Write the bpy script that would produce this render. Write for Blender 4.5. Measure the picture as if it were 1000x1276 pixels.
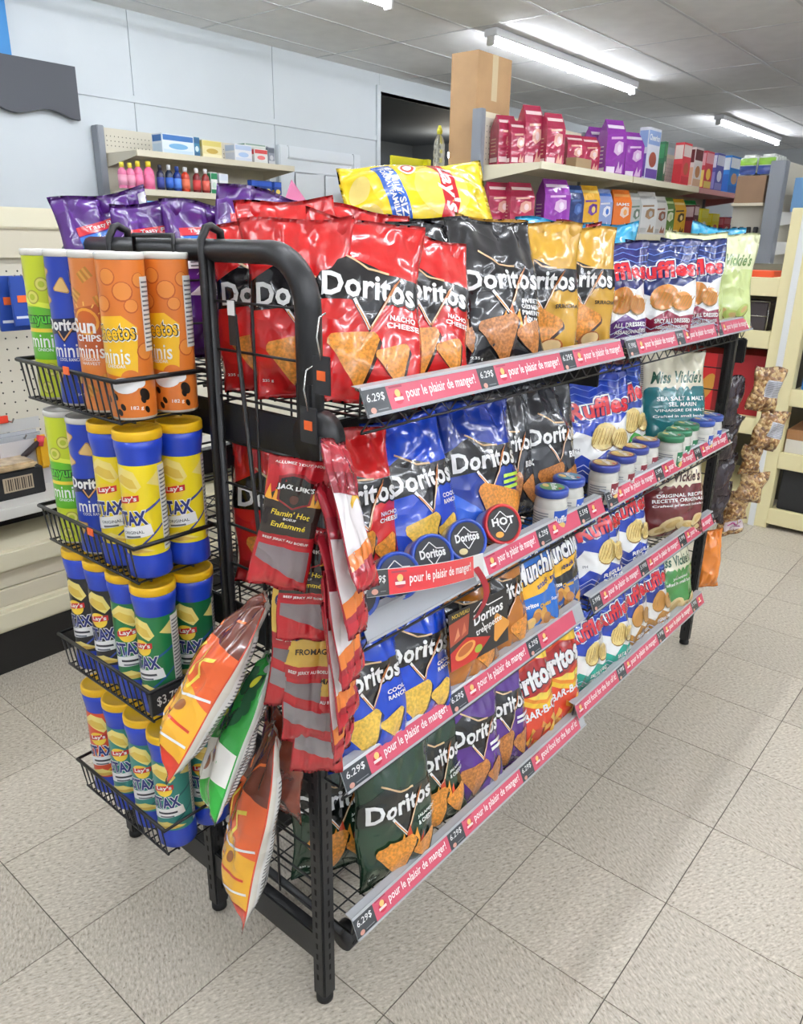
import bpy, bmesh, math, random
import numpy as np
from mathutils import Matrix, Vector

for o in list(bpy.data.objects): bpy.data.objects.remove(o)
scene = bpy.context.scene
COL = scene.collection
PI = math.pi

# ------------------------------------------------------------------ camera
FPX = 950.35
CAM = np.array([0.3783, -1.0965, 1.3889])
yaw_, pitch_, roll_ = math.radians(-39.803), math.radians(19.612), math.radians(0.9635)
_f = np.array([math.sin(yaw_), math.cos(yaw_), 0]); _r = np.array([math.cos(yaw_), -math.sin(yaw_), 0]); _z = np.array([0, 0, 1.0])
CD = _f * math.cos(pitch_) - _z * math.sin(pitch_)
_u = _f * math.sin(pitch_) + _z * math.cos(pitch_)
CR = _r * math.cos(roll_) + _u * math.sin(roll_)
CU = -_r * math.sin(roll_) + _u * math.cos(roll_)
cam = bpy.data.cameras.new('camera'); camo = bpy.data.objects.new('camera', cam); COL.objects.link(camo)
cam.sensor_fit = 'HORIZONTAL'; cam.sensor_width = 36.0; cam.lens = FPX / 1000 * 36.0
cam.clip_start = 0.02; cam.clip_end = 60
M = Matrix.Identity(4)
for i in range(3):
    M[i][0], M[i][1], M[i][2], M[i][3] = CR[i], CU[i], -CD[i], CAM[i]
camo.matrix_world = M
scene.camera = camo

# world: closed room, only a little neutral ambient
w = bpy.data.worlds.new('world'); scene.world = w; w.use_nodes = True
w.node_tree.nodes['Background'].inputs[0].default_value = (0.9, 0.95, 1, 1)
w.node_tree.nodes['Background'].inputs[1].default_value = 0.25
vs = scene.view_settings
vs.view_transform = 'Standard'; vs.look = 'None'; vs.gamma = 1.0; vs.use_curve_mapping = False
vs.exposure = 0.64
TUBE_STRENGTH = 40.0

def ray(x, y): return CR * (x - 500) / FPX + CU * (638 - y) / FPX + CD
def onx(x, y, X): v = ray(x, y); return CAM + v * (X - CAM[0]) / v[0]
def ony(x, y, Y): v = ray(x, y); return CAM + v * (Y - CAM[1]) / v[1]
def onz(x, y, Z): v = ray(x, y); return CAM + v * (Z - CAM[2]) / v[2]

# ------------------------------------------------------------------ materials
MATS = {}
def srgb(c):
    if isinstance(c, str):
        c = [int(c[i:i + 2], 16) / 255 for i in (0, 2, 4)]
    return tuple(((x / 12.92) if x <= .04045 else ((x + .055) / 1.055) ** 2.4) for x in c)
def mat(kind, c, rough=0.5, metal=0.0, bump=0.0, bscale=80, coat=0.0, spec=0.5, alpha=1.0, trans=0.0, noise=0.0, nscale=20, emit=0.0):
    key = (kind, c, rough, metal, bump, bscale, coat, spec, alpha, trans, noise, nscale, emit)
    if key in MATS: return MATS[key]
    m = bpy.data.materials.new(kind); m.use_nodes = True
    nt = m.node_tree; b = nt.nodes['Principled BSDF']
    rgb = srgb(c) + (1,)
    b.inputs['Base Color'].default_value = rgb
    b.inputs['Roughness'].default_value = rough
    b.inputs['Metallic'].default_value = metal
    b.inputs['Specular IOR Level'].default_value = spec
    b.inputs['Coat Weight'].default_value = coat
    b.inputs['Coat Roughness'].default_value = 0.08
    b.inputs['Alpha'].default_value = alpha
    b.inputs['Transmission Weight'].default_value = trans
    if emit:
        b.inputs['Emission Color'].default_value = rgb; b.inputs['Emission Strength'].default_value = emit
    if bump or noise:
        tc = nt.nodes.new('ShaderNodeTexCoord')
        n = nt.nodes.new('ShaderNodeTexNoise'); n.inputs['Scale'].default_value = bscale if bump else nscale; n.inputs['Detail'].default_value = 3
        nt.links.new(tc.outputs['Object'], n.inputs['Vector'])
        if bump:
            bp = nt.nodes.new('ShaderNodeBump'); bp.inputs['Strength'].default_value = bump; bp.inputs['Distance'].default_value = 0.002
            nt.links.new(n.outputs['Fac'], bp.inputs['Height']); nt.links.new(bp.outputs['Normal'], b.inputs['Normal'])
        if noise:
            n2 = nt.nodes.new('ShaderNodeTexNoise'); n2.inputs['Scale'].default_value = nscale; n2.inputs['Detail'].default_value = 4
            nt.links.new(tc.outputs['Object'], n2.inputs['Vector'])
            mx = nt.nodes.new('ShaderNodeMix'); mx.data_type = 'RGBA'
            mx.inputs['A'].default_value = tuple(x * (1 - noise) for x in rgb[:3]) + (1,)
            mx.inputs['B'].default_value = tuple(min(1, x * (1 + noise)) for x in rgb[:3]) + (1,)
            mp = nt.nodes.new('ShaderNodeMapRange'); mp.inputs['From Min'].default_value = .35; mp.inputs['From Max'].default_value = .65
            nt.links.new(n2.outputs['Fac'], mp.inputs['Value']); nt.links.new(mp.outputs['Result'], mx.inputs['Factor'])
            nt.links.new(mx.outputs['Result'], b.inputs['Base Color'])
    MATS[key] = m
    return m
def crinkle(m, key):
    if key in CRK: return m
    CRK.add(key)
    nt = m.node_tree; b = nt.nodes['Principled BSDF']; tc = nt.nodes.new('ShaderNodeTexCoord')
    n = nt.nodes.new('ShaderNodeTexNoise'); n.inputs['Scale'].default_value = 9; n.inputs['Detail'].default_value = 2
    mx = nt.nodes.new('ShaderNodeMix'); mx.data_type = 'VECTOR'; mx.inputs['Factor'].default_value = .10
    nt.links.new(tc.outputs['Object'], n.inputs['Vector']); nt.links.new(tc.outputs['Object'], mx.inputs['A']); nt.links.new(n.outputs['Color'], mx.inputs['B'])
    v = nt.nodes.new('ShaderNodeTexVoronoi'); v.feature = 'F1'; v.inputs['Scale'].default_value = 21; v.inputs['Randomness'].default_value = 1
    nt.links.new(mx.outputs['Result'], v.inputs['Vector'])
    bp = nt.nodes.new('ShaderNodeBump'); bp.inputs['Strength'].default_value = .42; bp.inputs['Distance'].default_value = .012
    nt.links.new(v.outputs['Distance'], bp.inputs['Height']); nt.links.new(bp.outputs['Normal'], b.inputs['Normal']); nt.links.new(bp.outputs['Normal'], b.inputs['Coat Normal'])
    return m
CRK = set()
def film(c): return crinkle(mat('chip_film', c, rough=0.2, coat=0.8), 'f' + c)
def ink(c):
    if c == 'chip': return mat('chip_print', 'd58a33', rough=0.3, coat=0.4, noise=0.30, nscale=190)
    if c == 'chipd': return mat('chip_print_dark', 'b5743a', rough=0.3, coat=0.4, noise=0.35, nscale=190)
    if c == 'chipy': return mat('chip_print_yellow', 'e0b84e', rough=0.3, coat=0.4, noise=0.22, nscale=190)
    if c == 'crisp': return mat('crisp_print', 'e6cf86', rough=0.3, coat=0.4, noise=0.12, nscale=120)
    return crinkle(mat('print_ink', c, rough=0.22, coat=0.8), 'i' + c)
def paper(c): return mat('printed_paper', c, rough=0.45, coat=0.15)
def board(c): return mat('printed_board', c, rough=0.5, bump=0.05, bscale=200)
BLACKM = mat('black_powder_coat', '1d1e20', rough=0.42, bump=0.1, bscale=300)
WIREM = mat('black_wire', '141416', rough=0.38)

# ------------------------------------------------------------------ mesh builder
class MB:
    def __init__(s): s.v = []; s.f = []; s.m = []; s.mats = []; s.sm = []
    def mi(s, m):
        if m not in s.mats: s.mats.append(m)
        return s.mats.index(m)
    def add(s, v, f, m, smooth=False):
        b = len(s.v); i = s.mi(m)
        s.v.extend([tuple(map(float, p)) for p in v])
        for q in f: s.f.append(tuple(b + k for k in q)); s.m.append(i); s.sm.append(smooth)
        return s
    def box(s, lo, hi, m, bev=0.0):
        x0, y0, z0 = lo; x1, y1, z1 = hi
        if bev <= 0:
            v = [(x, y, z) for z in (z0, z1) for y in (y0, y1) for x in (x0, x1)]
            f = [(0, 2, 3, 1), (4, 5, 7, 6), (0, 1, 5, 4), (2, 6, 7, 3), (0, 4, 6, 2), (1, 3, 7, 5)]
            return s.add(v, f, m)
        bm = bmesh.new(); bmesh.ops.create_cube(bm, size=1)
        for q in bm.verts: q.co = Vector(((x0 + x1) / 2 + q.co.x * (x1 - x0), (y0 + y1) / 2 + q.co.y * (y1 - y0), (z0 + z1) / 2 + q.co.z * (z1 - z0)))
        bmesh.ops.bevel(bm, geom=bm.edges[:], offset=bev, segments=2, affect='EDGES')
        bm.verts.index_update()
        s.add([q.co for q in bm.verts], [[q.index for q in f.verts] for f in bm.faces], m); bm.free(); return s
    def tube(s, pts, r, m, n=6, closed=False, cap=True, smooth=True, ry=None):
        P = [Vector(p) for p in pts]; N = len(P); rings = []
        ref = None
        for i in range(N):
            a = P[i - 1] if (i > 0 or closed) else P[i]; c = P[(i + 1) % N] if (i < N - 1 or closed) else P[i]
            t = (c - a).normalized()
            if ref is None:
                ref = Vector((0, 0, 1)) if abs(t.z) < .9 else Vector((1, 0, 0))
            x = t.cross(ref)
            if x.length < 1e-6: x = t.cross(Vector((0, 1, 0)))
            x.normalize(); y = x.cross(t).normalized(); ref = y
            rr = r[i] if isinstance(r, (list, tuple)) else r
            rings.append([P[i] + (x * math.cos(2 * PI * (k + .5) / n) * rr + y * math.sin(2 * PI * (k + .5) / n) * (ry or rr)) for k in range(n)])
        v = [q for ring in rings for q in ring]; f = []
        for i in range(N - 1 + (1 if closed else 0)):
            j = (i + 1) % N
            for k in range(n): f.append((i * n + k, i * n + (k + 1) % n, j * n + (k + 1) % n, j * n + k))
        if cap and not closed: f.append(tuple(range(n))[::-1]); f.append(tuple((N - 1) * n + k for k in range(n)))
        return s.add(v, f, m, smooth)
    def wire(s, a, b, r, m): return s.tube([a, b], r, m, n=4, smooth=True)
    def lathe(s, prof, m, n=28, c=(0, 0, 0), smooth=True, mfun=None, mtx=None):
        # prof list of (r,z); closed with caps when r==0 ends
        N = len(prof); b = len(s.v)
        for i, (r, z) in enumerate(prof):
            for k in range(n):
                p = Vector((c[0] + r * math.cos(2 * PI * k / n), c[1] + r * math.sin(2 * PI * k / n), c[2] + z))
                s.v.append(tuple(mtx @ p) if mtx else tuple(p))
        for i in range(N - 1):
            mm = s.mi(mfun(i) if mfun else m)
            for k in range(n):
                s.f.append((b + i * n + k, b + i * n + (k + 1) % n, b + (i + 1) * n + (k + 1) % n, b + (i + 1) * n + k)); s.m.append(mm); s.sm.append(smooth)
        s.f.append(tuple(b + k for k in range(n))[::-1]); s.m.append(s.mi(mfun(0) if mfun else m)); s.sm.append(False)
        s.f.append(tuple(b + (N - 1) * n + k for k in range(n))); s.m.append(s.mi(mfun(N - 2) if mfun else m)); s.sm.append(False)
        return s
    def prism(s, poly, axis, a0, a1, m):
        # poly 2d points, extruded along axis 'x','y','z'
        def P(p, a):
            return {'x': (a, p[0], p[1]), 'y': (p[0], a, p[1]), 'z': (p[0], p[1], a)}[axis]
        n = len(poly)
        v = [P(p, a0) for p in poly] + [P(p, a1) for p in poly]
        f = [tuple(range(n)), tuple(range(2 * n - 1, n - 1, -1))] + [(i, n + i, n + (i + 1) % n, (i + 1) % n) for i in range(n)]
        return s.add(v, f, m)
    def mesh(s, name):
        me = bpy.data.meshes.new(name); me.from_pydata(s.v, [], s.f)
        for m in s.mats: me.materials.append(m)
        me.polygons.foreach_set('material_index', s.m); me.polygons.foreach_set('use_smooth', s.sm)
        me.update()
        return me
    def build(s, name, parent=None, fixn=True):
        me = s.mesh(name)
        if fixn:
            bm = bmesh.new(); bm.from_mesh(me); bmesh.ops.recalc_face_normals(bm, faces=bm.faces); bm.to_mesh(me); bm.free()
        return obj(name, me, parent)

def obj(name, data, parent=None):
    o = bpy.data.objects.new(name, data); COL.objects.link(o)
    if parent: o.parent = parent
    return o
def tag(o, label, cat, group=None):
    o['label'] = label; o['category'] = cat
    if group: o['group'] = group
    return o
def struct(o, label=None, cat=None):
    o['kind'] = 'structure'
    if label: o['label'] = label
    if cat: o['category'] = cat
    return o
def thing(name, label, cat, loc=(0, 0, 0), rz=0.0, group=None):
    o = obj(name, None); o.location = loc; o.rotation_euler = (0, 0, rz); o.empty_display_size = .05
    return tag(o, label, cat, group)
def copytree(o, parent=None):
    c = o.copy(); COL.objects.link(c)
    if parent: c.parent = parent
    for ch in list(o.children): copytree(ch, c)
    return c

# ------------------------------------------------------------------ flat artwork (lettering and printed shapes as thin geometry)
_tc = {}
def text_tris(s, bold):
    k = (s, bold)
    if k in _tc: return _tc[k]
    c = bpy.data.curves.new('t', 'FONT'); c.body = s; c.size = 1; c.resolution_u = 2; c.offset = bold; c.space_character = 1 + bold * 1.2
    o = bpy.data.objects.new('t', c)
    me = bpy.data.meshes.new_from_object(o)
    bm = bmesh.new(); bm.from_mesh(me); bmesh.ops.triangulate(bm, faces=bm.faces); bm.verts.index_update()
    V = np.array([v.co[:2] for v in bm.verts]); T = [[v.index for v in f.verts] for f in bm.faces]
    bm.free(); bpy.data.meshes.remove(me); bpy.data.objects.remove(o); bpy.data.curves.remove(c)
    _tc[k] = (V, T); return _tc[k]

class Art:
    """layers of 2-D triangles; mapped on a surface later"""
    def __init__(s, thr): s.thr = thr; s.L = []; s.arr = None
    def _push(s, V, T, color, sub=True):
        V = np.asarray(V, float)
        if sub:
            bm = bmesh.new(); vs_ = [bm.verts.new((p[0], p[1], 0)) for p in V]
            for t in T:
                try: bm.faces.new([vs_[i] for i in t])
                except ValueError: pass
            bmesh.ops.triangulate(bm, faces=bm.faces)
            for _ in range(7):
                lg = [e for e in bm.edges if e.calc_length() > s.thr]
                if not lg: break
                bmesh.ops.subdivide_edges(bm, edges=lg, cuts=1)
                bmesh.ops.triangulate(bm, faces=[f for f in bm.faces if len(f.verts) > 3])
            bm.verts.index_update()
            V = np.array([v.co[:2] for v in bm.verts]); T = []
            for f in bm.faces:
                ids = [v.index for v in f.verts]
                a, b, c = (V[i] for i in ids)
                if (b[0] - a[0]) * (c[1] - a[1]) - (b[1] - a[1]) * (c[0] - a[0]) < 0: ids.reverse()
                T.append(ids)
            bm.free()
        s.L.append((V, T, color)); return s
    def poly(s, pts, color):
        return s._push(pts, [list(range(len(pts)))], color)
    def rect(s, x0, y0, x1, y1, color): return s.poly([(x0, y0), (x1, y0), (x1, y1), (x0, y1)], color)
    def ell(s, cx, cy, rx, ry, color, rot=0, n=18):
        c, d = math.cos(rot), math.sin(rot)
        return s.poly([(cx + rx * math.cos(a) * c - ry * math.sin(a) * d, cy + rx * math.cos(a) * d + ry * math.sin(a) * c) for a in [2 * PI * k / n for k in range(n)]], color)
    def stroke(s, pts, w_, color):
        for (a, b) in zip(pts[:-1], pts[1:]):
            dx, dy = b[0] - a[0], b[1] - a[1]; l = math.hypot(dx, dy) or 1; nx, ny = -dy / l * w_ / 2, dx / l * w_ / 2
            s.poly([(a[0] + nx, a[1] + ny), (b[0] + nx, b[1] + ny), (b[0] - nx, b[1] - ny), (a[0] - nx, a[1] - ny)], color)
        return s
    def text(s, t, cx, cy, w_, h, color, bold=0.02, rot=0, shear=0, arch=0.0):
        V, T = text_tris(t, bold)
        if len(V) == 0: return s
        lo, hi = V.min(0), V.max(0)
        P = (V - (lo + hi) / 2) / (hi - lo) * np.array([w_, h])
        P[:, 0] += shear * P[:, 1]
        P[:, 1] += arch * (1 - (2 * P[:, 0] / w_) ** 2)
        c, d = math.cos(rot), math.sin(rot)
        P = np.stack([cx + P[:, 0] * c - P[:, 1] * d, cy + P[:, 0] * d + P[:, 1] * c], 1)
        return s._push(P, T, color)
    def chip(s, cx, cy, r, rot, color='chip', sh=None, asp=1.0):
        pts = []
        for k in range(3):
            a = rot + 2 * PI * k / 3
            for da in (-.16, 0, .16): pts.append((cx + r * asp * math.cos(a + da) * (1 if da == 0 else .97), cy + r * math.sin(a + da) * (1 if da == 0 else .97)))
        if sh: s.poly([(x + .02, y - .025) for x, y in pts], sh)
        return s.poly(pts, color)
    def lines(s, x0, y0, x1, y1, n, color, frac=.5, seed=0):
        rnd = random.Random(seed); st = (y1 - y0) / n
        for i in range(n):
            s.rect(x0, y0 + i * st, x0 + (x1 - x0) * rnd.uniform(.7, 1), y0 + i * st + st * frac, color)
        return s
    def arrays(s):
        if s.arr is None:
            Vs, O, Fs, Ms, cols = [], [], [], [], []; b = 0
            bb = []
            for k, (V, T, c) in enumerate(s.L):
                if c not in cols: cols.append(c)
                lo, hi = V.min(0), V.max(0); lev = 0
                for (l2, h2, v2) in bb:
                    if lo[0] < h2[0] and hi[0] > l2[0] and lo[1] < h2[1] and hi[1] > l2[1]: lev = max(lev, v2 + 1)
                bb.append((lo, hi, lev))
                Vs.append(V); O.append(np.full(len(V), lev)); Fs += [tuple(b + i for i in t) for t in T]; Ms += [cols.index(c)] * len(T); b += len(V)
            s.arr = (np.concatenate(Vs), np.concatenate(O), Fs, Ms, cols)
        return s.arr
    def make(s, name, fn, parent, inkf=ink, base=.0008, step=.00042):
        V, O, Fc, Ms, cols = s.arrays()
        P = fn(V, base + step * O)
        me = bpy.data.meshes.new(name); me.from_pydata(P.tolist(), [], Fc)
        for c in cols: me.materials.append(inkf(c))
        me.polygons.foreach_set('material_index', Ms); me.polygons.foreach_set('use_smooth', [True] * len(Fc)); me.update()
        return obj(name, me, parent)

# ------------------------------------------------------------------ pillow bag
def bag_grid(W, H, T, seed, nu=33, nv=45, bend=0.0, twist=0.0, top=.45, bot=.22, wr=1.0, gather=0.0):
    rg = np.random.default_rng(seed)
    u = np.linspace(-1, 1, nu)[:, None]; v = np.linspace(0, 1, nv)[None, :]
    c = .03
    t = np.clip((v - c) / (1 - 2 * c), 0, 1)
    prof = np.sin(PI / 2 * np.clip(t / bot, 0, 1)) ** .8 * np.sin(PI / 2 * np.clip((1 - t) / top, 0, 1)) ** .9
    th = T / 2 * prof * np.clip(1 - np.abs(u) ** 2.6, 0, 1) ** .75
    hw = W / 2 * (1 - .06 * prof) * (1 - gather * np.clip((v - .6) / .4, 0, 1) ** 1.5)
    win = np.clip(1 - np.abs(u) ** 8, 0, 1) * np.clip(np.minimum(t, 1 - t) / .04, 0, 1)
    def wrinkle():
        d = np.zeros((nu, nv))
        for _ in range(5):
            k = rg.normal(0, 1, 2) * np.array([3.0, 4.5]); d = d + .0011 * np.sin(k[0] * u + k[1] * v * 2 + rg.uniform(0, 6.28))
        for _ in range(14):       # creases
            a = rg.uniform(0, PI); p = (rg.uniform(-.9, .9), rg.uniform(.05, .95)); s_ = rg.uniform(.03, .09)
            nx, ny = math.cos(a), math.sin(a)
            dd = (u - p[0]) * nx * .7 + (v - p[1]) * ny * 1.4
            al = -(u - p[0]) * ny * .7 + (v - p[1]) * nx * 1.4
            L = rg.uniform(.25, .7)
            d = d + rg.choice([-1, 1]) * rg.uniform(.0016, .0046) * np.exp(-np.abs(dd) / s_) * np.exp(-(al / L) ** 2)
        for e, amp in ((t, .0050), (1 - t, .0064)):   # folds radiating from the seals
            k1, k2 = rg.uniform(8, 13), rg.uniform(14, 21)
            d = d + amp * np.exp(-e / .13) * (np.sin(k1 * u + rg.uniform(0, 6)) + .5 * np.sin(k2 * u + rg.uniform(0, 6)))
        return d * wr * 1.2 * win
    X = hw * u + 0 * v
    X = X + .004 * wr * np.sin(v * 9 + rg.uniform(0, 6)) * np.sign(u) * np.abs(u) ** 3
    Z = H * v + 0 * u
    Z = Z + .004 * wr * np.sin(u * 3 + rg.uniform(0, 6)) * (v > .9)
    crimp = .003 * np.sin(u * 6 + rg.uniform(0, 6)) * (np.clip((v - .8) / .2, 0, 1) + np.clip((.12 - v) / .12, 0, 1))
    yb = bend * v ** 2 * H + crimp
    F = np.stack([X, -th + wrinkle() + yb, Z], -1)
    B = np.stack([X, th * .85 + wrinkle() + yb, Z], -1)
    if twist:
        for G in (F, B):
            a = twist * v + 0 * u; x, y = G[..., 0].copy(), G[..., 1].copy()
            G[..., 0] = x * np.cos(a) - y * np.sin(a); G[..., 1] = x * np.sin(a) + y * np.cos(a)
    return F, B
def bag_mesh(name, F, B, m, mback=None):
    nu, nv = F.shape[:2]
    V = F.reshape(-1, 3).tolist(); idx = np.arange(nu * nv).reshape(nu, nv); bi = idx.copy()
    for i in range(1, nu - 1):
        for j in range(1, nv - 1):
            bi[i, j] = len(V); V.append(B[i, j].tolist())
    Fc = []
    for i in range(nu - 1):
        for j in range(nv - 1):
            Fc.append((idx[i, j], idx[i + 1, j], idx[i + 1, j + 1], idx[i, j + 1]))
    nf = len(Fc)
    for i in range(nu - 1):
        for j in range(nv - 1):
            q = (bi[i, j], bi[i, j + 1], bi[i + 1, j + 1], bi[i + 1, j])
            if len(set(q)) == 4 and not all(k < nu * nv for k in q): Fc.append(q)
    me = bpy.data.meshes.new(name); me.from_pydata(V, [], [tuple(int(k) for k in q) for q in Fc])
    me.materials.append(m); me.materials.append(mback or m)
    me.polygons.foreach_set('material_index', [0] * nf + [1] * (len(Fc) - nf))
    me.polygons.foreach_set('use_smooth', [True] * len(Fc)); me.update()
    return me
def grid_map(G, A, flip=False):
    nu, nv = G.shape[:2]
    du = np.gradient(G, axis=0); dv = np.gradient(G, axis=1)
    Nn = np.cross(du, dv); Nn /= (np.linalg.norm(Nn, axis=-1, keepdims=True) + 1e-12)
    if flip: Nn = -Nn
    def fn(V, off):
        x = V[:, 0] * (-1 if flip else 1)
        U = np.clip((np.clip(x, -.492, .492) + .5), 0, 1) * (nu - 1); W_ = np.clip(V[:, 1] / A, .004, .996) * (nv - 1)
        i = np.minimum(U.astype(int), nu - 2); j = np.minimum(W_.astype(int), nv - 2)
        a = (U - i)[:, None]; b = (W_ - j)[:, None]
        def li(Q): return Q[i, j] * (1 - a) * (1 - b) + Q[i + 1, j] * a * (1 - b) + Q[i, j + 1] * (1 - a) * b + Q[i + 1, j + 1] * a * b
        return li(G) + li(Nn) * off[:, None]
    return fn
SEED = [1]
GAP = 1.46
def bag(design, label, loc, W=.195, H=.285, T=.06, face=0.0, lean=6, roll=0, cat='chip bag', group=None, name='chip_bag', seed=None, back=None, mtx=None, **kw):
    """design = (film colour, Art). face: heading in degrees the front looks to (0 = +X, -90 = -Y)."""
    SEED[0] += 1
    F, B = bag_grid(W, H, T, seed or SEED[0] * 7, **kw)
    c, art = design[:2]
    m = film(c); mb = film(design[2]) if len(design) > 2 else m
    o = obj(name, bag_mesh(name, F, B, m, mb))
    if art is not None: art.make('printed_front', grid_map(F, GAP), o)
    if back is not None: back.make('printed_back', grid_map(B, GAP, True), o)
    if mtx is None:
        o.matrix_world = Matrix.Translation(Vector(loc)) @ Matrix.Rotation(math.radians(90 + face), 4, 'Z') @ Matrix.Rotation(math.radians(-lean), 4, 'X') @ Matrix.Rotation(math.radians(roll), 4, 'Y')
    else: o.matrix_world = mtx
    tag(o, label, cat, group)
    return o
# ------------------------------------------------------------------ bag artwork (x -.5..+.5, y 0..1.46)
DK = '17161a'; WH = 'f2f2f0'
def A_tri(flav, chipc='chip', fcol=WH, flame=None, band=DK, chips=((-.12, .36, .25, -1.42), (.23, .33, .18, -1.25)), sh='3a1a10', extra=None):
    a = Art(.04)
    if band: a.poly([(-.5, .74), (-.17, .75), (.0, .53), (.15, .76), (.5, .79), (.5, .99), (.16, .98), (-.20, 1.10), (-.13, .97), (-.5, .97)], band)
    a.stroke([(-.24, 1.13), (-.02, 1.00), (.16, .985)], .018, 'd8b48a')
    a.text('Doritos', 0, .86, .90, .225, '0b0b0d', bold=.075)
    a.text('Doritos', 0, .865, .85, .195, WH, bold=.03)
    a.stroke([(-.15, .76), (.0, .55)], .030, WH); a.stroke([(-.13, .72), (.0, .55)], .012, 'e08a3c')
    a.poly([(-.012, .545), (.012, .545), (.275, .975), (.20, .90)], 'b0662f'); a.stroke([(.01, .575), (.17, .82)], .012, 'f0d8b8')
    for i, t in enumerate(flav):
        if t == '~': a.stroke([(.16, .66 - i * .058), (.44, .662 - i * .058)], .034, fcol); continue
        a.text(t, .30, .66 - i * .058, .30 if len(t) > 5 else .24, .042 if len(t) > 3 else .085, fcol, bold=.03)
    if flame:
        for k, (x, y, r) in enumerate(((-.06, .50, .05), (.02, .55, .06), (.10, .51, .05), (.17, .47, .04))):
            a.poly([(x - r, y - .15), (x + r, y - .15), (x + r * .5, y + .02), (x + .02, y + r * 1.4), (x - r * .4, y)], flame if k % 2 else 'f0a035')
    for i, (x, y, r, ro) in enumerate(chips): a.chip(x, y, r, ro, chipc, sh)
    a.text('235 g', -.38, .16, .12, .03, WH, bold=.02)
    if extra: extra(a)
    return a
def A_ruf(low, l1, l2, chipc='crisp', lowcol=None, logo='d3222f', wht=WH):
    a = Art(.04)
    for k in range(4):
        y = 1.05 + k * .09
        a.stroke([(-.48, y), (-.3, y + .05), (-.12, y - .02), (.1, y + .06), (.3, y), (.48, y + .05)], .010, '6f8fe0')
    a.poly([(-.5, .52), (-.34, .70), (-.12, .62), (.08, .80), (.3, .78), (.5, .92), (.5, .30), (.12, .34), (-.10, .22), (-.28, .32), (-.5, .2)], wht)
    a.poly([(-.5, .03), (.5, .03), (.5, .42), (.3, .36), (.12, .44), (-.10, .30), (-.28, .40), (-.5, .26)], low)
    for k in range(2): a.stroke([(-.48, .10 + k * .07), (-.25, .2 + k * .07), (-.08, .1 + k * .07), (.12, .2 + k * .07), (.45, .1 + k * .07)], .010, 'c8d4f4')
    for (x, y, rx, ry, ro) in ((.06, .62, .20, .17, .4), (.30, .58, .13, .13, -.5)):
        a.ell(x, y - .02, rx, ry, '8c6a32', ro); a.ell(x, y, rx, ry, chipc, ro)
        for k in range(-3, 4):
            a.stroke([(x + k * rx * .26 - ry * .5 * .4, y - ry * .62), (x + k * rx * .26 + ry * .3, y + ry * .62)], .010, 'b98c3e')
    a.text('Ruffles', .02, 1.0, .98, .30, WH, bold=.10, rot=.13)
    a.text('Ruffles', .02, 1.0, .92, .26, '16246e', bold=.07, rot=.13)
    a.text('Ruffles', .02, 1.0, .88, .24, logo, bold=.04, rot=.13)
    a.text(l1, .20, .30, .5, .06, WH, bold=.03, rot=.08); a.text(l2, .20, .22, .46, .055, WH, bold=.03, rot=.08)
    a.text('PH', -.34, .46, .07, .04, '555a66', bold=.01)
    return a
def A_vick(col, lines, fc=WH, scr='2d5b48', cream='e9e0c4', chip='d8c08a'):
    a = Art(.04)
    n = 9; pts = [(-.5, .03), (.5, .03), (.5, .86)]
    for k in range(n):
        x0 = .5 - k / n; pts += [(x0 - .25 / n, .90), (x0 - .5 / n, .92), (x0 - .75 / n, .90), (x0 - 1 / n, .86)]
    a.poly(pts, col)
    a.text('Miss Vickie\'s', 0, 1.06, .80, .19, scr, bold=.03, shear=.25)
    for i, t in enumerate(lines): a.text(t, .04, .74 - i * .085, min(.88, .052 * len(t)), .062 if i < 2 else .04, fc, bold=.02)
    for (x, y, rx, ry, ro) in ((-.12, .24, .2, .11, .5), (.16, .20, .22, .09, -.2), (.3, .3, .14, .07, .7), (-.3, .14, .13, .08, .2)):
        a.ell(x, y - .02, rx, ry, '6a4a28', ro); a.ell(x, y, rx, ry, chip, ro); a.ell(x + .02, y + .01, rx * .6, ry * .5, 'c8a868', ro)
    return a
def A_corn():
    a = Art(.04)
    for k, (c, o) in enumerate((('f0c02c', 0), ('e8891e', .07), ('f6d850', .12))):
        a.poly([(-.5, .78 + o), (-.1, .60 + o), (.2, .52 + o), (.5, .62 + o), (.5, .70 + o), (.2, .62 + o), (-.1, .70 + o), (-.5, .92 + o)], c)
    a.poly([(-.5, 1.1), (0, 1.22), (.5, 1.12), (.5, 1.3), (0, 1.38), (-.5, 1.28)], 'f3c838')
    a.ell(0, .97, .46, .2, 'a81c1a', .12)
    a.text('Fritos', 0, .97, .9, .30, '2a1030', bold=.09, rot=.12); a.text('Fritos', 0, .975, .86, .27, WH, bold=.05, rot=.12)
    a.text('BAR-B-Q', .06, .52, .72, .13, WH, bold=.03, rot=.06)
    rnd = random.Random(4)
    for k in range(12):
        x, y, r = rnd.uniform(-.4, .42), rnd.uniform(.08, .4), rnd.uniform(0, 3.1)
        c, d = math.cos(r), math.sin(r); l, w_ = .11, .04
        a.poly([(x + c * l - d * w_, y + d * l + c * w_), (x - c * l - d * w_ * .6, y - d * l + c * w_ * .6), (x - c * l + d * w_ * .6, y - d * l - c * w_ * .6), (x + c * l + d * w_, y + d * l - c * w_)], ('e7a33a', 'd88428', 'f0b850')[k % 3])
    return a
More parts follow.
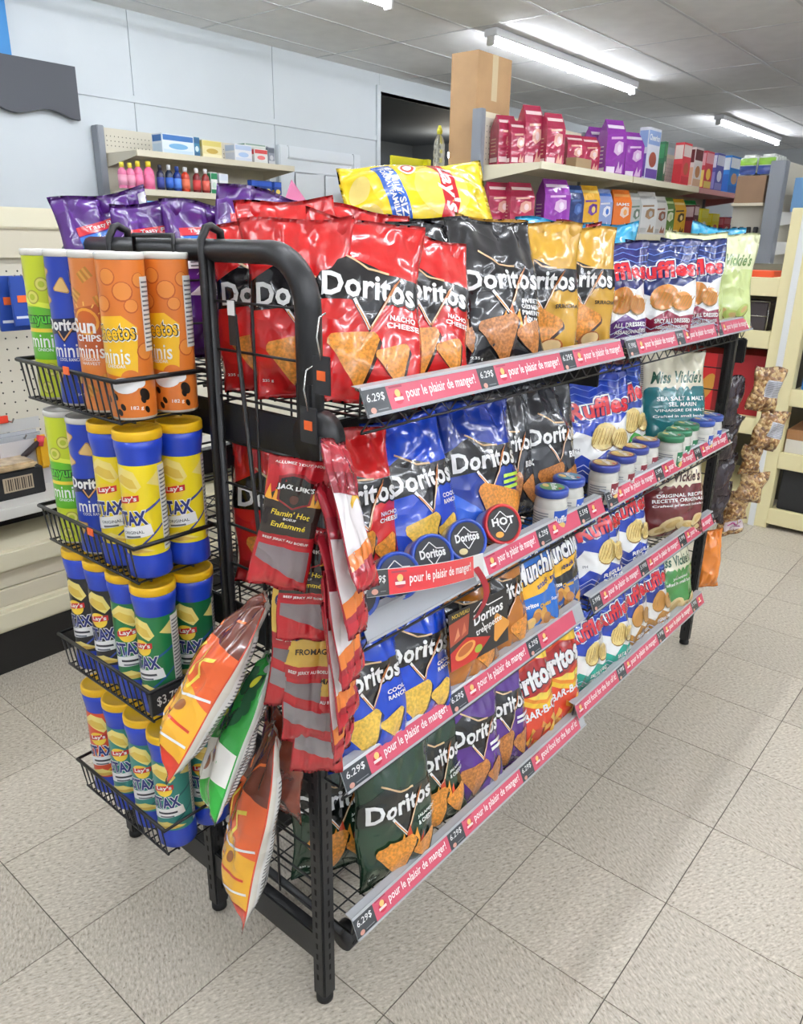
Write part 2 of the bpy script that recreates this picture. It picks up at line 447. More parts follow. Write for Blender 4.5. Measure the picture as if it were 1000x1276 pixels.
def A_mun(dark, sub):
    a = Art(.04)
    if dark: a.poly([(-.5, .4), (.5, .52), (.5, 1.12), (-.5, 1.0)], '15181f')
    a.poly([(-.5, .56), (.1, .62), (.5, .82), (.5, 1.06), (.1, .86), (-.5, .80)], 'f2b82c')
    a.text('Original' if not dark else 'Peanut', .02, 1.14, .58, .12, WH, bold=.02, rot=.14)
    a.text('Munchies', .02, .94, .94, .30, '101a4a', bold=.08, rot=.16, shear=.15); a.text('Munchies', .02, .945, .9, .27, WH, bold=.04, rot=.16, shear=.15)
    a.text('snack mix', .14, .74, .5, .07, '1a2a6a', bold=.03, rot=.18)
    a.text('Doritos', -.26, .48, .3, .06, WH, bold=.04); a.text('Cheetos', .05, .44, .26, .06, 'f2c02c', bold=.04); a.text('SunChips', .32, .46, .24, .06, WH, bold=.03)
    rnd = random.Random(8)
    for k in range(13):
        x, y = rnd.uniform(-.32, .42), rnd.uniform(.08, .36)
        (a.chip(x, y, .10, rnd.uniform(0, 6), ('chip', 'chipd', 'chipy')[k % 3]) if k % 2 else a.ell(x, y, .09, .07, ('d8a04a', 'b87838', 'e8c070')[k % 3], rnd.uniform(0, 3)))
    return a
def A_nut(side=0, hue='7d35a0'):
    # the printed back: nutrition panel, red and blue headers
    a = Art(.04)
    a.poly([(-.36, 1.14), (.34, 1.20), (.34, 1.27), (-.36, 1.21)], 'd2303c'); a.text('Tasty Flavour', 0, 1.205, .5, .045, WH, bold=.02, rot=.08)
    a.poly([(-.36, 1.04), (.34, 1.10), (.34, 1.19), (-.36, 1.13)], '2f6fc8'); a.text('Preferred Deluxe', 0, 1.115, .56, .05, WH, bold=.02, rot=.08)
    a.poly([(-.34, .84), (.34, .89), (.34, 1.08), (-.34, 1.03)], 'e8e8ea')
    for k in range(5): a.poly([(-.30, .862 + k * .034), (.30, .906 + k * .034), (.30, .918 + k * .034), (-.30, .874 + k * .034)], '55575e')
    a.poly([(-.34, .60), (-.2, .70), (.1, .74), (.34, .72), (.38, .64), (.1, .60)], 'e8e8ea'); a.text('SAVOURY', .02, .69, .4, .05, '222226', bold=.03, rot=.05); a.text('SAVOUREUSE', .04, .64, .46, .04, '222226', bold=.03, rot=.03)
    rnd = random.Random(3)
    for k in range(16):
        x, y = rnd.uniform(-.45, .45), rnd.uniform(.12, 1.35); a.stroke([(x, y), (x + .03, y + .03)], .008, 'c9b2dc')
    a.poly([(.40, .05), (.485, .05), (.485, 1.4), (.40, 1.4)], 'cfd0d6')
    return a
def A_back():
    a = Art(.06); a.rect(-.46, .10, .10, 1.20, 'e4e3df')
    for k in range(34):
        a.rect(-.43, .13 + k * .031, -.43 + (.49 if k % 7 else .33), .141 + k * .031, '77777a')
    
    return a
def A_flame():
    a = Art(.04)
    a.poly([(-.5, .03), (.5, .03), (.5, .16), (.1, .20), (-.5, .12)], 'e2402a')
    a.poly([(-.5, .14), (.1, .22), (.5, .18), (.5, .62), (0, .72), (-.5, .60)], 'f2b22a')
    a.poly([(-.5, .55), (0, .68), (.5, .58), (.5, 1.05), (-.5, 1.05)], 'e8622a')
    a.poly([(-.5, 1.02), (.5, 1.02), (.5, 1.43), (-.5, 1.43)], '6e3424')
    for s_ in (-1, 1):
        a.stroke([(s_ * .1, .62), (s_ * .22, .76), (s_ * .18, .86), (s_ * .34, .92)], .03, 'f8dc50')
        a.stroke([(s_ * .05, .70), (s_ * .12, .86), (s_ * .05, .95)], .03, 'f8dc50')
        a.stroke([(s_ * .1, 1.1), (s_ * .2, 1.22), (s_ * .3, 1.24)], .02, 'f07a3a')
    a.stroke([(-.48, .5), (-.1, .38), (.45, .4)], .02, 'd2401e'); a.stroke([(-.48, .3), (0, .24), (.48, .3)], .018, WH)
    a.stroke([(-.3, .6), (.1, .56), (.48, .66)], .02, WH)
    a.poly([(-.46, .62), (-.16, .70), (-.10, .98), (-.44, .90)], '1c1715'); a.stroke([(-.4, .74), (-.2, .84)], .04, WH)
    for (x, y) in ((-.3, .46), (-.12, .5), (.2, .5), (-.36, .38)): a.ell(x, y, .06, .045, '9a5a28', .4)
    return a
def A_green():
    a = Art(.04)
    a.poly([(-.5, .03), (.5, .03), (.5, .5), (-.5, .62)], '2fae3a')
    a.poly([(-.5, .28), (.0, .22), (.3, .36), (.5, .34), (.5, .62), (.2, .7), (-.1, .6), (-.5, .62)], 'f0eee6')
    for (x, y, r) in ((-.2, .46, .08), (.08, .44, .07), (.25, .55, .06)): a.ell(x, y, r, r * 1.2, '8a4a2a')
    rnd = random.Random(5)
    for k in range(12):
        x, y = rnd.uniform(-.4, .4), rnd.uniform(.8, 1.3); a.ell(x, y, .12, .08, '1f5a35', rnd.uniform(0, 3))
    for k in range(8):
        x, y = rnd.uniform(-.4, .4), rnd.uniform(.75, 1.3); a.ell(x, y, .07, .035, 'd8d83a', rnd.uniform(0, 3))
    a.ell(-.2, .22, .07, .05, 'e0d840', .4)
    return a
def A_lay():
    a = Art(.04)
    a.ell(0, .92, .34, .28, 'f8e060'); a.poly([(-.46, .82), (-.2, .9), (.2, .9), (.46, .82), (.44, .98), (.2, 1.06), (-.2, 1.06), (-.44, .98)], 'c8202c')
    a.text("Lay's", 0, .97, .6, .2, WH, bold=.03, shear=.15)
    a.poly([(-.4, .30), (.46, .40), (.46, .58), (-.4, .48)], '1f57b8'); a.text('FAMILY SIZE', .03, .475, .7, .06, WH, bold=.03, rot=.116); a.text('FORMAT FAMILIAL', .03, .41, .7, .05, WH, bold=.03, rot=.116)
    a.ell(-.28, .62, .10, .08, WH); a.ell(-.28, .62, .08, .062, 'c8402c'); a.ell(-.28, .62, .05, .04, WH)
    a.ell(.26, .2, .16, .1, 'e9c860', .4); a.ell(-.1, .15, .17, .09, 'f0d678', -.2)
    return a
def trempe(a): pass
DES = {
 'red': ('cc1f20', A_tri(('NACHO', 'CHEESE'))),
 'black': ('222327', A_tri(('SWEET', 'CHILI HEAT', 'PIMENT', 'DOUX'), 'chipd', flame='c8642a')),
 'gold': ('cf9f36', A_tri(('', 'SRIRACHA',), 'chip', fcol='2a2016', chips=((.02, .40, .24, 2.2),), extra=lambda a: (a.chip(-.28, .2, .15, 1.2, 'f0ead0'), a.ell(.1, .18, .16, .09, 'a85a28', .1), a.ell(.1, .2, .12, .06, 'e8c890', .1)))),
 'ranch': ('1546c4', A_tri(('COOL', 'RANCH'), 'chipy', sh='0a1a5a')),
 'nuit': ('17389c', A_tri(('~', '~', '~'), 'chip', fcol='b8e04a', chips=((.10, .34, .36, 2.3),), sh='0a1a5a', extra=lambda a: (a.poly([(-.5, .1), (.1, .12), (-.15, .35), (-.5, .62)], '2f6ae0'), a.poly([(-.1, .14), (.4, .2), (.2, .24)], 'c83a2a')))),
 'bbq': ('37393e', A_tri(('', 'BBQ'), 'chipd')),
 'brown': ('b26a1e', A_tri(('', ''), 'chip', chips=((.22, .34, .20, -1.3),))),
 'jal': ('173a26', A_tri(('JALAPEÑO', '& CHEDDAR'), 'chip', flame='d2482a', band='101613', sh='0a1a10')),
 'purple': ('552a86', A_tri(('~', '~'), 'chipd', sh='241040')),
 'ruf': ('1d3fae', A_ruf('1d3fae', 'REGULAR', 'NATURE')),
 'rufdress': ('26336e', A_ruf('8e1f3c', 'SPICY ALL DRESSED', 'ASSAISONNÉES ET PIQUANTES', chipc='d88a3a')),
 'rufpurp': ('2a2a6e', A_ruf('5a2a78', 'ALL DRESSED', 'ASSAISONNÉES', chipc='c07a34')),
 'rufgreen': ('22409e', A_ruf('3f9a3a', 'SOUR CREAM', 'ET OIGNON')),
 'rufsv': ('1d3fae', A_ruf('1fa08c', 'SALT & VINEGAR', 'SEL ET VINAIGRE')),
 'rufbrown': ('1d3a96', A_ruf('a8742e', 'ORIGINAL CHEDDAR', 'ET CRÈME SURE', chipc='c98f45', wht='e2dfd8')),
 'vteal': ('e6dfc6', A_vick('1d6d72', ('SEA SALT & MALT', 'SEL MARIN', 'VINAIGRE DE MALT', 'Crafted in small batches'))),
 'vred': ('e3d8bc', A_vick('6e2426', ('ORIGINAL RECIPE', 'RECETTE ORIGINALE', 'Crafted in small batches'), scr='4a2420')),
 'vgreen': ('e0dcc0', A_vick('3f8a3e', ('JALAPEÑO', 'Crafted in small batches'))),
 'vlime': ('dfe3b4', A_vick('c9d78e', (), fc='5a7038', scr='6a8a4a', chip='a8b85a')),
 'fritos': ('d8401f', A_corn()),
 'mun': ('1f6cc8', A_mun(False, '')), 'munp': ('2a5aa8', A_mun(True, '')),
 'nut': ('55257f', A_nut()),
 'plainred': ('a8201f', A_back()), 'vback': ('6b2226', A_back()), 'yback': ('d8d22a', A_back()),
 'lay': ('f0d21c', A_lay()), 'cyan': ('2aa0cc', None), 'limeback': ('c3c83a', A_back()),
 'flame': ('d8482a', A_flame(), 'd9d4c8'), 'green': ('2a9a3a', A_green(), 'c9cfc6'),
}
BACKP = A_back()
# ------------------------------------------------------------------ setting
TS = .3048
CEIL = 2.849
def mat_floor():
    m = bpy.data.materials.new('vinyl_tile'); m.use_nodes = True; nt = m.node_tree; N = nt.nodes; L = nt.links; b = N['Principled BSDF']
    tc = N.new('ShaderNodeTexCoord'); oi = N.new('ShaderNodeObjectInfo')
    ml = N.new('ShaderNodeMath'); ml.operation = 'MULTIPLY'; ml.inputs[1].default_value = 37.0; L.new(oi.outputs['Random'], ml.inputs[0])
    fl = N.new('ShaderNodeMath'); fl.operation = 'ROUND'; L.new(oi.outputs['Random'], fl.inputs[0])
    an = N.new('ShaderNodeMath'); an.operation = 'MULTIPLY_ADD'; an.inputs[1].default_value = PI / 2; an.inputs[2].default_value = .5; L.new(fl.outputs[0], an.inputs[0])
    vr = N.new('ShaderNodeVectorRotate'); vr.rotation_type = 'Z_AXIS'; L.new(tc.outputs['Object'], vr.inputs['Vector']); L.new(an.outputs[0], vr.inputs['Angle'])
    ad = N.new('ShaderNodeVectorMath'); ad.operation = 'ADD'; cb = N.new('ShaderNodeCombineXYZ'); L.new(ml.outputs[0], cb.inputs[0]); L.new(ml.outputs[0], cb.inputs[1])
    L.new(vr.outputs[0], ad.inputs[0]); L.new(cb.outputs[0], ad.inputs[1])
    mp = N.new('ShaderNodeMapping'); mp.inputs['Scale'].default_value = (52, 118, 1); L.new(ad.outputs[0], mp.inputs['Vector'])
    n1 = N.new('ShaderNodeTexNoise'); n1.inputs['Scale'].default_value = 1.6; n1.inputs['Detail'].default_value = 5; n1.inputs['Roughness'].default_value = .65; L.new(mp.outputs[0], n1.inputs['Vector'])
    r1 = N.new('ShaderNodeValToRGB'); e = r1.color_ramp.elements
    e[0].position = .34; e[0].color = srgb('8a8173') + (1,); e[1].position = .64; e[1].color = srgb('d0c8ba') + (1,)
    x = r1.color_ramp.elements.new(.42); x.color = srgb('afa697') + (1,); x = r1.color_ramp.elements.new(.55); x.color = srgb('beb6a7') + (1,)
    L.new(n1.outputs['Fac'], r1.inputs[0])
    n2 = N.new('ShaderNodeTexNoise'); n2.inputs['Scale'].default_value = 110; n2.inputs['Detail'].default_value = 1; L.new(ad.outputs[0], n2.inputs['Vector'])
    r2 = N.new('ShaderNodeValToRGB'); r2.color_ramp.elements[0].position = .73; r2.color_ramp.elements[0].color = (1, 1, 1, 1); r2.color_ramp.elements[1].position = .77; r2.color_ramp.elements[1].color = (.45, .42, .38, 1); L.new(n2.outputs['Fac'], r2.inputs[0])
    mx = N.new('ShaderNodeMix'); mx.data_type = 'RGBA'; mx.blend_type = 'MULTIPLY'; mx.inputs['Factor'].default_value = .8
    L.new(r1.outputs[0], mx.inputs['A']); L.new(r2.outputs[0], mx.inputs['B'])
    # tile to tile tone
    mr = N.new('ShaderNodeMapRange'); mr.inputs['To Min'].default_value = .93; mr.inputs['To Max'].default_value = 1.05; L.new(oi.outputs['Random'], mr.inputs['Value'])
    vm = N.new('ShaderNodeVectorMath'); vm.operation = 'SCALE'; L.new(mx.outputs['Result'], vm.inputs[0]); L.new(mr.outputs[0], vm.inputs['Scale'])
    L.new(vm.outputs[0], b.inputs['Base Color'])
    b.inputs['Roughness'].default_value = .42; b.inputs['Specular IOR Level'].default_value = .4
    bp = N.new('ShaderNodeBump'); bp.inputs['Strength'].default_value = .08; bp.inputs['Distance'].default_value = .002; L.new(n1.outputs['Fac'], bp.inputs['Height']); L.new(bp.outputs[0], b.inputs['Normal'])
    return m
FLOORM = mat_floor()
X0, X1, Y0, Y1 = -5.0, 4.0, -4.2, 13.0
fl = MB().box((X0 - 3.2, Y0, -.12), (X1, Y1, -.0025), mat('floor_screed', '3a352e', rough=.8)).build('floor'); struct(fl)
tiles = []
for i in range(int(X0 / TS) - 1, int(X1 / TS) + 1):
    for j in range(int(Y0 / TS) - 1, int(Y1 / TS) + 1):
        cx, cy = (i + .5) * TS, (j + .5) * TS
        if not (X0 < cx - .15 and cx + .15 < X1 and Y0 < cy - .15 and cy + .15 < Y1): continue
        d = np.array([cx, cy, 0]) - CAM; dz = d @ CD
        vis = False
        if dz > .3:
            px, py = 500 + FPX * (d @ CR) / dz, 638 - FPX * (d @ CU) / dz
            vis = -120 < px < 1120 and -50 < py < 1400 and cx > -2.1
        tiles.append((0 if vis else 1, dz if vis else 0, cx, cy))
tiles.sort()
tme = MB().box((-TS / 2 + .0011, -TS / 2 + .0011, -.003), (TS / 2 - .0011, TS / 2 - .0011, 0), FLOORM).mesh('floor_tile')
rest = MB()
for k, (nv_, dz, cx, cy) in enumerate(tiles):
    if k < 300 and nv_ == 0:
        t = obj('floor_tile', tme, fl); t.location = (cx, cy, 0)
    else: rest.box((cx - TS / 2 + .0011, cy - TS / 2 + .0011, -.003), (cx + TS / 2 - .0011, cy + TS / 2 - .0011, 0), FLOORM)
r = rest.build('floor_tiles_far', fl, fixn=False); r['kind'] = 'stuff'

# ceiling
cm = mat('ceiling_board', 'efefee', rough=.9, bump=.5, bscale=260, noise=.03, nscale=6)
ce = MB().box((X0 - 3.2, Y0, CEIL + .012), (X1, Y1, CEIL + .1), mat('ceiling_void', '8d8d8d', rough=.9)).build('ceiling'); struct(ce)
GX, GY, OX, OY = .685, 1.18, -2.71, 4.12
cme = MB().box((-GX / 2 + .011, -GY / 2 + .011, 0), (GX / 2 - .011, GY / 2 - .011, .012), cm).mesh('ceiling_tile')
bars = MB(); barm = mat('ceiling_tee_bar', 'd2d3d4', rough=.4)
gx = [OX + GX * k for k in range(-4, 10) if X0 < OX + GX * k < X1]; gy = [OY + GY * k for k in range(-8, 9) if Y0 < OY + GY * k < Y1]
for x in gx: bars.box((x - .011, Y0, CEIL - .003), (x + .011, Y1, CEIL + .004), barm)
for y in gy: bars.box((X0, y - .011, CEIL - .002), (X1, y + .011, CEIL + .0035), barm)
bars.build('ceiling_grid', ce)
for x in [gx[0] - GX] + gx:
    for y in [gy[0] - GY] + gy:
        t = obj('ceiling_tile', cme, ce); t.location = (x + GX / 2, y + GY / 2, CEIL)

# left wall with panels, moulding, door and dark opening
WM = mat('white_wall_paint', 'd3dade', rough=.55, bump=.08, bscale=40, noise=.015, nscale=2)
OPY0, OPY1, OPZ = 4.93, 7.2, 2.70
wl = MB()
wl.box((X0 - .12, Y0, 0), (X0 - .012, OPY0, CEIL), WM); wl.box((X0 - .12, OPY1, 0), (X0 - .012, Y1, CEIL), WM); wl.box((X0 - .12, OPY0, OPZ), (X0 - .012, OPY1, CEIL), WM)
wlo = wl.build('wall_left'); struct(wlo)
zm = 2.30
seams = [Y0, -1.6, -.35, .87, 2.32, 3.62, OPY0]
for a, b in zip(seams[:-1], seams[1:]):
    for z0, z1 in ((0, zm - .02), (zm + .02, CEIL)):
        MB().box((X0 - .012, a + .003, z0), (X0, b - .003, z1), WM).build('wall_panel', wlo)
for a, b in ((OPY1, 10), (10, Y1)): MB().box((X0 - .012, a + .003, 0), (X0, b - .003, CEIL), WM).build('wall_panel', wlo)
MB().box((X0 - .012, OPY0, OPZ), (X0, OPY1, CEIL), WM).build('wall_panel', wlo)
t = MB().box((X0 - .005, Y0, zm - .022), (X0 + .014, OPY0, zm + .022), WM).build('moulding', wlo)
tr = MB(); tr.box((X0 - .1, OPY0 - .05, 0), (X0 + .02, OPY0, OPZ + .05), WM); tr.box((X0 - .1, OPY0, OPZ), (X0 + .02, OPY1, OPZ + .05), WM)
struct(tr.build('trim_1'))
# door in wall
dm = mat('door_paint', 'dfe5ea', rough=.4)
dy0, dy1, dzt = 3.72, 4.52, 2.03
d = MB().box((X0 + .0, dy0, 0.01), (X0 + .03, dy1, dzt), dm); d = d.build('door_1'); struct(d)
for (a, b) in ((.08, .36), (.44, .72)):
    for (z0, z1) in ((.15, .75), (.85, 1.45), (1.55, 1.93)):
        MB().box((X0 + .028, dy0 + a, z0), (X0 + .04, dy0 + b, z1), dm, bev=.006).build('door_panel', d)
f = MB(); 
for (a, b, z0, z1) in ((dy0 - .1, dy0, 0, dzt + .1), (dy1, dy1 + .1, 0, dzt + .1), (dy0 + .0005, dy1 - .0005, dzt + .0005, dzt + .0995)): f.box((X0, a, z0), (X0 + .05, b, z1), dm, bev=.008)
f.build('door_frame', d)
# other walls
W2 = mat('grey_wall_paint', 'c9cccf', rough=.7)
struct(MB().box((X0 - 3.2, Y1, 0), (X1, Y1 + .1, CEIL), W2).build('wall_back'))
struct(MB().box((X1, Y0, 0), (X1 + .1, Y1, CEIL), W2).build('wall_right'))
struct(MB().box((X0 - 3.2, Y0 - .1, 0), (X1, Y0, CEIL), W2).build('wall_front'))
DKM = mat('dark_room_wall', '7a828c', rough=.8)
br = MB(); br.box((X0 - 3.2, OPY0 - 2, 0), (X0 - 3.1, OPY1 + 2, CEIL), DKM); br.box((X0 - 3.2, OPY0 - 2.1, 0), (X0 - .1, OPY0 - 2, CEIL), DKM); br.box((X0 - 3.2, OPY1 + 2, 0), (X0 - .1, OPY1 + 2.1, CEIL), DKM)
br.box((X0 - 3.1, OPY0 - 2, CEIL - .05), (X0 - .13, OPY1 + 2, CEIL), DKM)
struct(br.build('wall_storeroom'))
sb = thing('storeroom_fill_bulb', 'unseen bulb added to brighten the dark store room behind the wall opening', 'fill lamp', (-6.6, 8.2, 2.5))  # unseen fill bulb, added to lift the black wall opening
MB().lathe([(.012, .09), (.014, .06), (.03, .03), (.034, 0), (.02, -.03), (.004, -.036)], mat('fill_bulb_glass', 'fff4e0', emit=160.0), n=16).build('bulb', sb)
MB().tube([(0, 0, .08), (0, 0, CEIL - .051 - 2.5)], .004, mat('flex', '222222'), n=6).build('flex', sb)

# fluorescent strip lights: two tubes end to end, real emitters
fix_m = mat('fixture_enamel', 'e6e8ea', rough=.35); tube_m = mat('fluorescent_tube', 'f4f8ff', emit=TUBE_STRENGTH, rough=.3)
sock_m = mat('lamp_socket', 'd9d9d6', rough=.5)
def make_fix():
    t = thing('ceiling_light', 'x', 'ceiling light')
    MB().box((-.055, 0, -.055), (.055, 2.44, 0), fix_m, bev=.006).build('housing', t)
    for y in (.0, 1.2):
        for k in (-.025,):
            MB().tube([(0, y + .03, -.085), (0, y + 1.21, -.085)], .0165, tube_m, n=12).build('tube', t)
    for y in (.012, 1.22, 2.428): MB().box((-.03, y - .012, -.11), (.03, y + .012, -.05), sock_m, bev=.004).build('socket', t)
    return t
fx = make_fix()
spots = [(-3.25, 4.17, 'long twin tube strip light on the ceiling above the pet food shelves'), (-3.25, 8.98, 'farther strip light on the ceiling toward the back of the shop'),
         (-3.25, .62, 'strip light on the ceiling just above the top of the frame')]
spots += [(x, y, None) for x in (-.75, 1.5, 3.1) for y in (-3.6, -.9, 1.8)] + [(1.5, 6.0, None), (-3.25, -2.9, None)]  # assumed lights out of view, added mainly to brighten the foreground
for i, (x, y, lb) in enumerate(spots):
    o = fx if i == 0 else copytree(fx)
    o.location = (x, y, CEIL - .004); o['label'] = lb or 'unseen strip light added on the ceiling outside the picture'; o['group'] = 'fluorescent strip lights'
# ------------------------------------------------------------------ display rack
XF, XM, XB = -.415, -.745, -1.075       # front, middle and back legs
YN, YC, YE = -.352, .535, 1.50          # near frame, joint, far frame
ZS = {1: (1.150, 1.147), 2: (.790, .792), 3: (.530, .525), 4: (.185, .222)}
ZT = {1: (1.190, 1.187), 2: (.828, .832), 3: (.568, .563), 4: (.225, .262)}
SEC = {1: ((-.31, .53), (.56, 1.44)), 2: ((-.31, .52), (.54, 1.42)), 3: ((-.36, .47), (.52, 1.39)), 4: ((-.335, .545), (.50, 1.41))}
rack = thing('display_rack', 'tall black wire snack display rack with pink price rails standing on the tiled floor', 'display rack')
slotm = mat('slot_shadow', '060607', rough=.9)
def arc_frame(y, nm='end_frame'):
    b = MB(); r = .075; zt = 1.370; p = [(XF, y, .9)]
    for k in range(9):
        a = k / 8 * PI / 2; p.append((XF - r + r * math.cos(a), y, zt - r + r * math.sin(a)))
    for k in range(9):
        a = PI / 2 + k / 8 * PI / 2; p.append((XB + r + r * math.cos(a), y, zt - r + r * math.sin(a)))
    p.append((XB, y, .9)); b.tube(p, .0205, BLACKM, n=12, ry=.017)
    b.build(nm, rack)
for y in (YN, YE): arc_frame(y)
def leg(x, y, top):
    b = MB().box((x - .016, y - .016, .018), (x + .016, y + .016, top), BLACKM, bev=.004)
    o = b.build('leg', rack)
    s = MB()
    for k in range(int((top - .06) / .026)):
        z = .06 + k * .026
        s.box((x - .0035, y - .0164, z), (x + .0015, y - .0158, z + .013), slotm)
        s.box((x + .0158, y - .002, z), (x + .0164, y + .002, z + .013), slotm)
    s.build('slot_row', o)
    MB().lathe([(.012, 0), (.0165, .002), (.0165, .012), (.010, .02)], mat('rubber', '101010', rough=.6), n=16, c=(x, y, 0)).build('foot', o)
for y, t in ((YN, 1.2), (YC, 1.2), (YE, 1.2)):
    for x in (XF, XM, XB):
        if y != YC or x == XM: leg(x, y, t if x != XM else 1.36)
for y in (YN, YC, YE):
    MB().box((XB, y - .012, .10), (XF, y + .012, .165), BLACKM, bev=.003).build('base_beam', rack)
    for lv in (1, 2, 3):
        z = ZS[lv][0]
        MB().box((XM + .02, y + .008, z - .075), (XF + .01, y + .014, z - .012), BLACKM, bev=.002).build('shelf_bracket', rack)
        MB().box((XB - .01, y + .008, z - .075), (XM - .02, y + .014, z - .012), BLACKM, bev=.002).build('shelf_bracket', rack)
MB().box((XM - .02, YN, .10), (XM + .02, YE, .165), BLACKM, bev=.003).build('spine_beam', rack)
MB().box((XM - .012, YN, .99), (XM + .012, YE, 1.03), BLACKM, bev=.003).build('spine_beam', rack)
MB().tube([(XF + .012, YN + .035, .13), (XF + .012, YN + .06, .13)], .026, BLACKM, n=16).build('lock_wheel', rack)
MB().tube([(XF + .02, YN - .02, 1.12), (XF + .02, YN + .012, 1.12)], .038, BLACKM, n=20).build('lock_wheel', rack)
# rods under the bottom shelf
b = MB(); b.tube([(XB, YN + .02, .205), (XF + .03, YN + .02, .175)], .008, BLACKM, n=8); b.build('base_rod', rack)
# centre wire panel
b = MB()
for k in range(17): b.wire((XM, YN, .2 + k * .07), (XM, YE, .2 + k * .07), .0022, WIREM)
for k in range(25): b.wire((XM, YN + .03 + k * .076, .17), (XM, YN + .03 + k * .076, 1.33), .0022, WIREM)
b.build('centre_wire_panel', rack)
# end wire grid (front half of the near end and the far end)
for y in (YN - .008, YE + .008):
    b = MB()
    for k in range(16): b.wire((-.63, y, 1.298 - k * .0722), (XF, y, 1.298 - k * .0722), .0024, WIREM)
    b.tube([(-.618, y, .17), (-.618, y, 1.36)], .007, WIREM, n=8)
    for x in (-.525,): b.wire((x, y, .2), (x, y, 1.30), .0024, WIREM)
    b.build('end_wire_grid', rack)
# wire shelves
def shelf(lv, si, back=False):
    z = ZS[lv][si] - .003; y0, y1 = SEC[lv][si]; y0 += .005; y1 -= .005
    xa, xb = (XM + .012, -.363) if not back else (XM - .012, XM - .38)
    b = MB(); n = int((y1 - y0) / .026)
    for k in range(n + 1): b.wire((xa, y0 + (y1 - y0) * k / n, z), (xb, y0 + (y1 - y0) * k / n, z), .0017, WIREM)
    for k in range(7): b.tube([(xa + (xb - xa) * k / 6, y0, z - .002), (xa + (xb - xa) * k / 6, y1, z - .002)], .0026 if k in (0, 6) else .0017, WIREM, n=5)
    # front lip of zigzag wire
    zz = []
    for k in range(n + 1): zz.append((xb + .003, y0 + (y1 - y0) * k / n, z + (.0 if k % 2 else -.022)))
    b.tube(zz, .0015, WIREM, n=4)
    b.wire((xb + .003, y0, z - .024), (xb + .003, y1, z - .024), .0022, WIREM)
    if not back: 
        for yy in (y0, y1): b.tube([(xa, yy, z), (xb, yy, z), (xb + .003, yy, z + .036)], .0024, WIREM, n=5)
    else: b.wire((xb, y0, z + .05), (xb, y1, z + .05), .0026, WIREM)
    return b.build('wire_shelf', rack)
for lv in ZS:
    for si in (0, 1): shelf(lv, si); shelf(lv, si, True)

# price rails and printed cards
PINK = 'd2566c'; CARD = lambda c: mat('price_card', c, rough=.22, coat=.5)
RAILM = mat('clear_plastic_rail', 'c9ccd0', rough=.18, coat=.6, alpha=.75)
EU = np.array([-.018, 0, .040]) / math.hypot(.018, .040); EN = np.array([.040, 0, .018]) / math.hypot(.018, .040)
RH = .044
def card_art(L, segs, start=0.0):
    a = Art(.5)
    x = start
    for (kind, w_, t) in segs:
        w_ = min(w_, L - x)
        if w_ <= .006: break
        if kind == 'tag':
            a.rect(x, .002, x + w_, .042, '3d4146'); a.text(t, x + w_ / 2, .027, w_ * .74, .0135, 'e9eaea', bold=.005, shear=.1)
            a.ell(x + .014, .009, .006, .0045, 'd8a090'); a.rect(x + .024, .008, x + w_ - .006, .0092, '8a8d92')
        elif kind == 'pink':
            a.rect(x, .002, x + w_, .042, PINK)
            if w_ > .04:
                a.ell(x + .022, .020, .011, .010, 'c3324a'); a.ell(x + .022, .027, .006, .006, 'f0c878'); a.rect(x + .012, .016, x + .032, .021, 'f4e4e0'); a.rect(x + .006, .0355, x + .036, .0385, 'a83a50')
            if t and w_ > .16: a.text(t, x + .038 + (w_ - .046) / 2, .0225, w_ - .052, .0215, 'fbf3f2', bold=.016)
        elif kind == 'white': a.rect(x, .002, x + w_, .042, 'eef0f0')
        x += w_
    return a
P1 = 'pour le plaisir de manger!'; P2 = 'good food for the fun of it!'
def seq(price, n, t=P1, alt=None):
    s = []
    for k in range(n): s += [('tag', .052, price), ('pink', .232, (alt or {}).get(k, t))]
    return s
RAILS = {(1, 0): seq('6.29$', 3), (1, 1): seq('5.99$', 4), (2, 0): [('none', .30, ''), ('white', .04, ''), ('pink', .19, P1), ('tag', .05, '6.29$'), ('pink', .13, 'pour le plaisir'), ('tag', .05, '5.59$'), ('pink', .1, '')], (2, 1): seq('5.99$', 4),
         (3, 0): [('tag', .06, '6.29$')] + [('pink', .232, P1), ('tag', .052, '6.29$'), ('pink', .232, P1), ('tag', .05, '6.29$'), ('pink', .16, 'pour le plaisir de ma')], (3, 1): seq('5.99$', 4),
         (4, 0): seq('6.29$', 3, alt={2: P2}), (4, 1): [('pink', .24, P2), ('tag', .05, '5.99$')] + seq('5.99$', 3)[1:]}
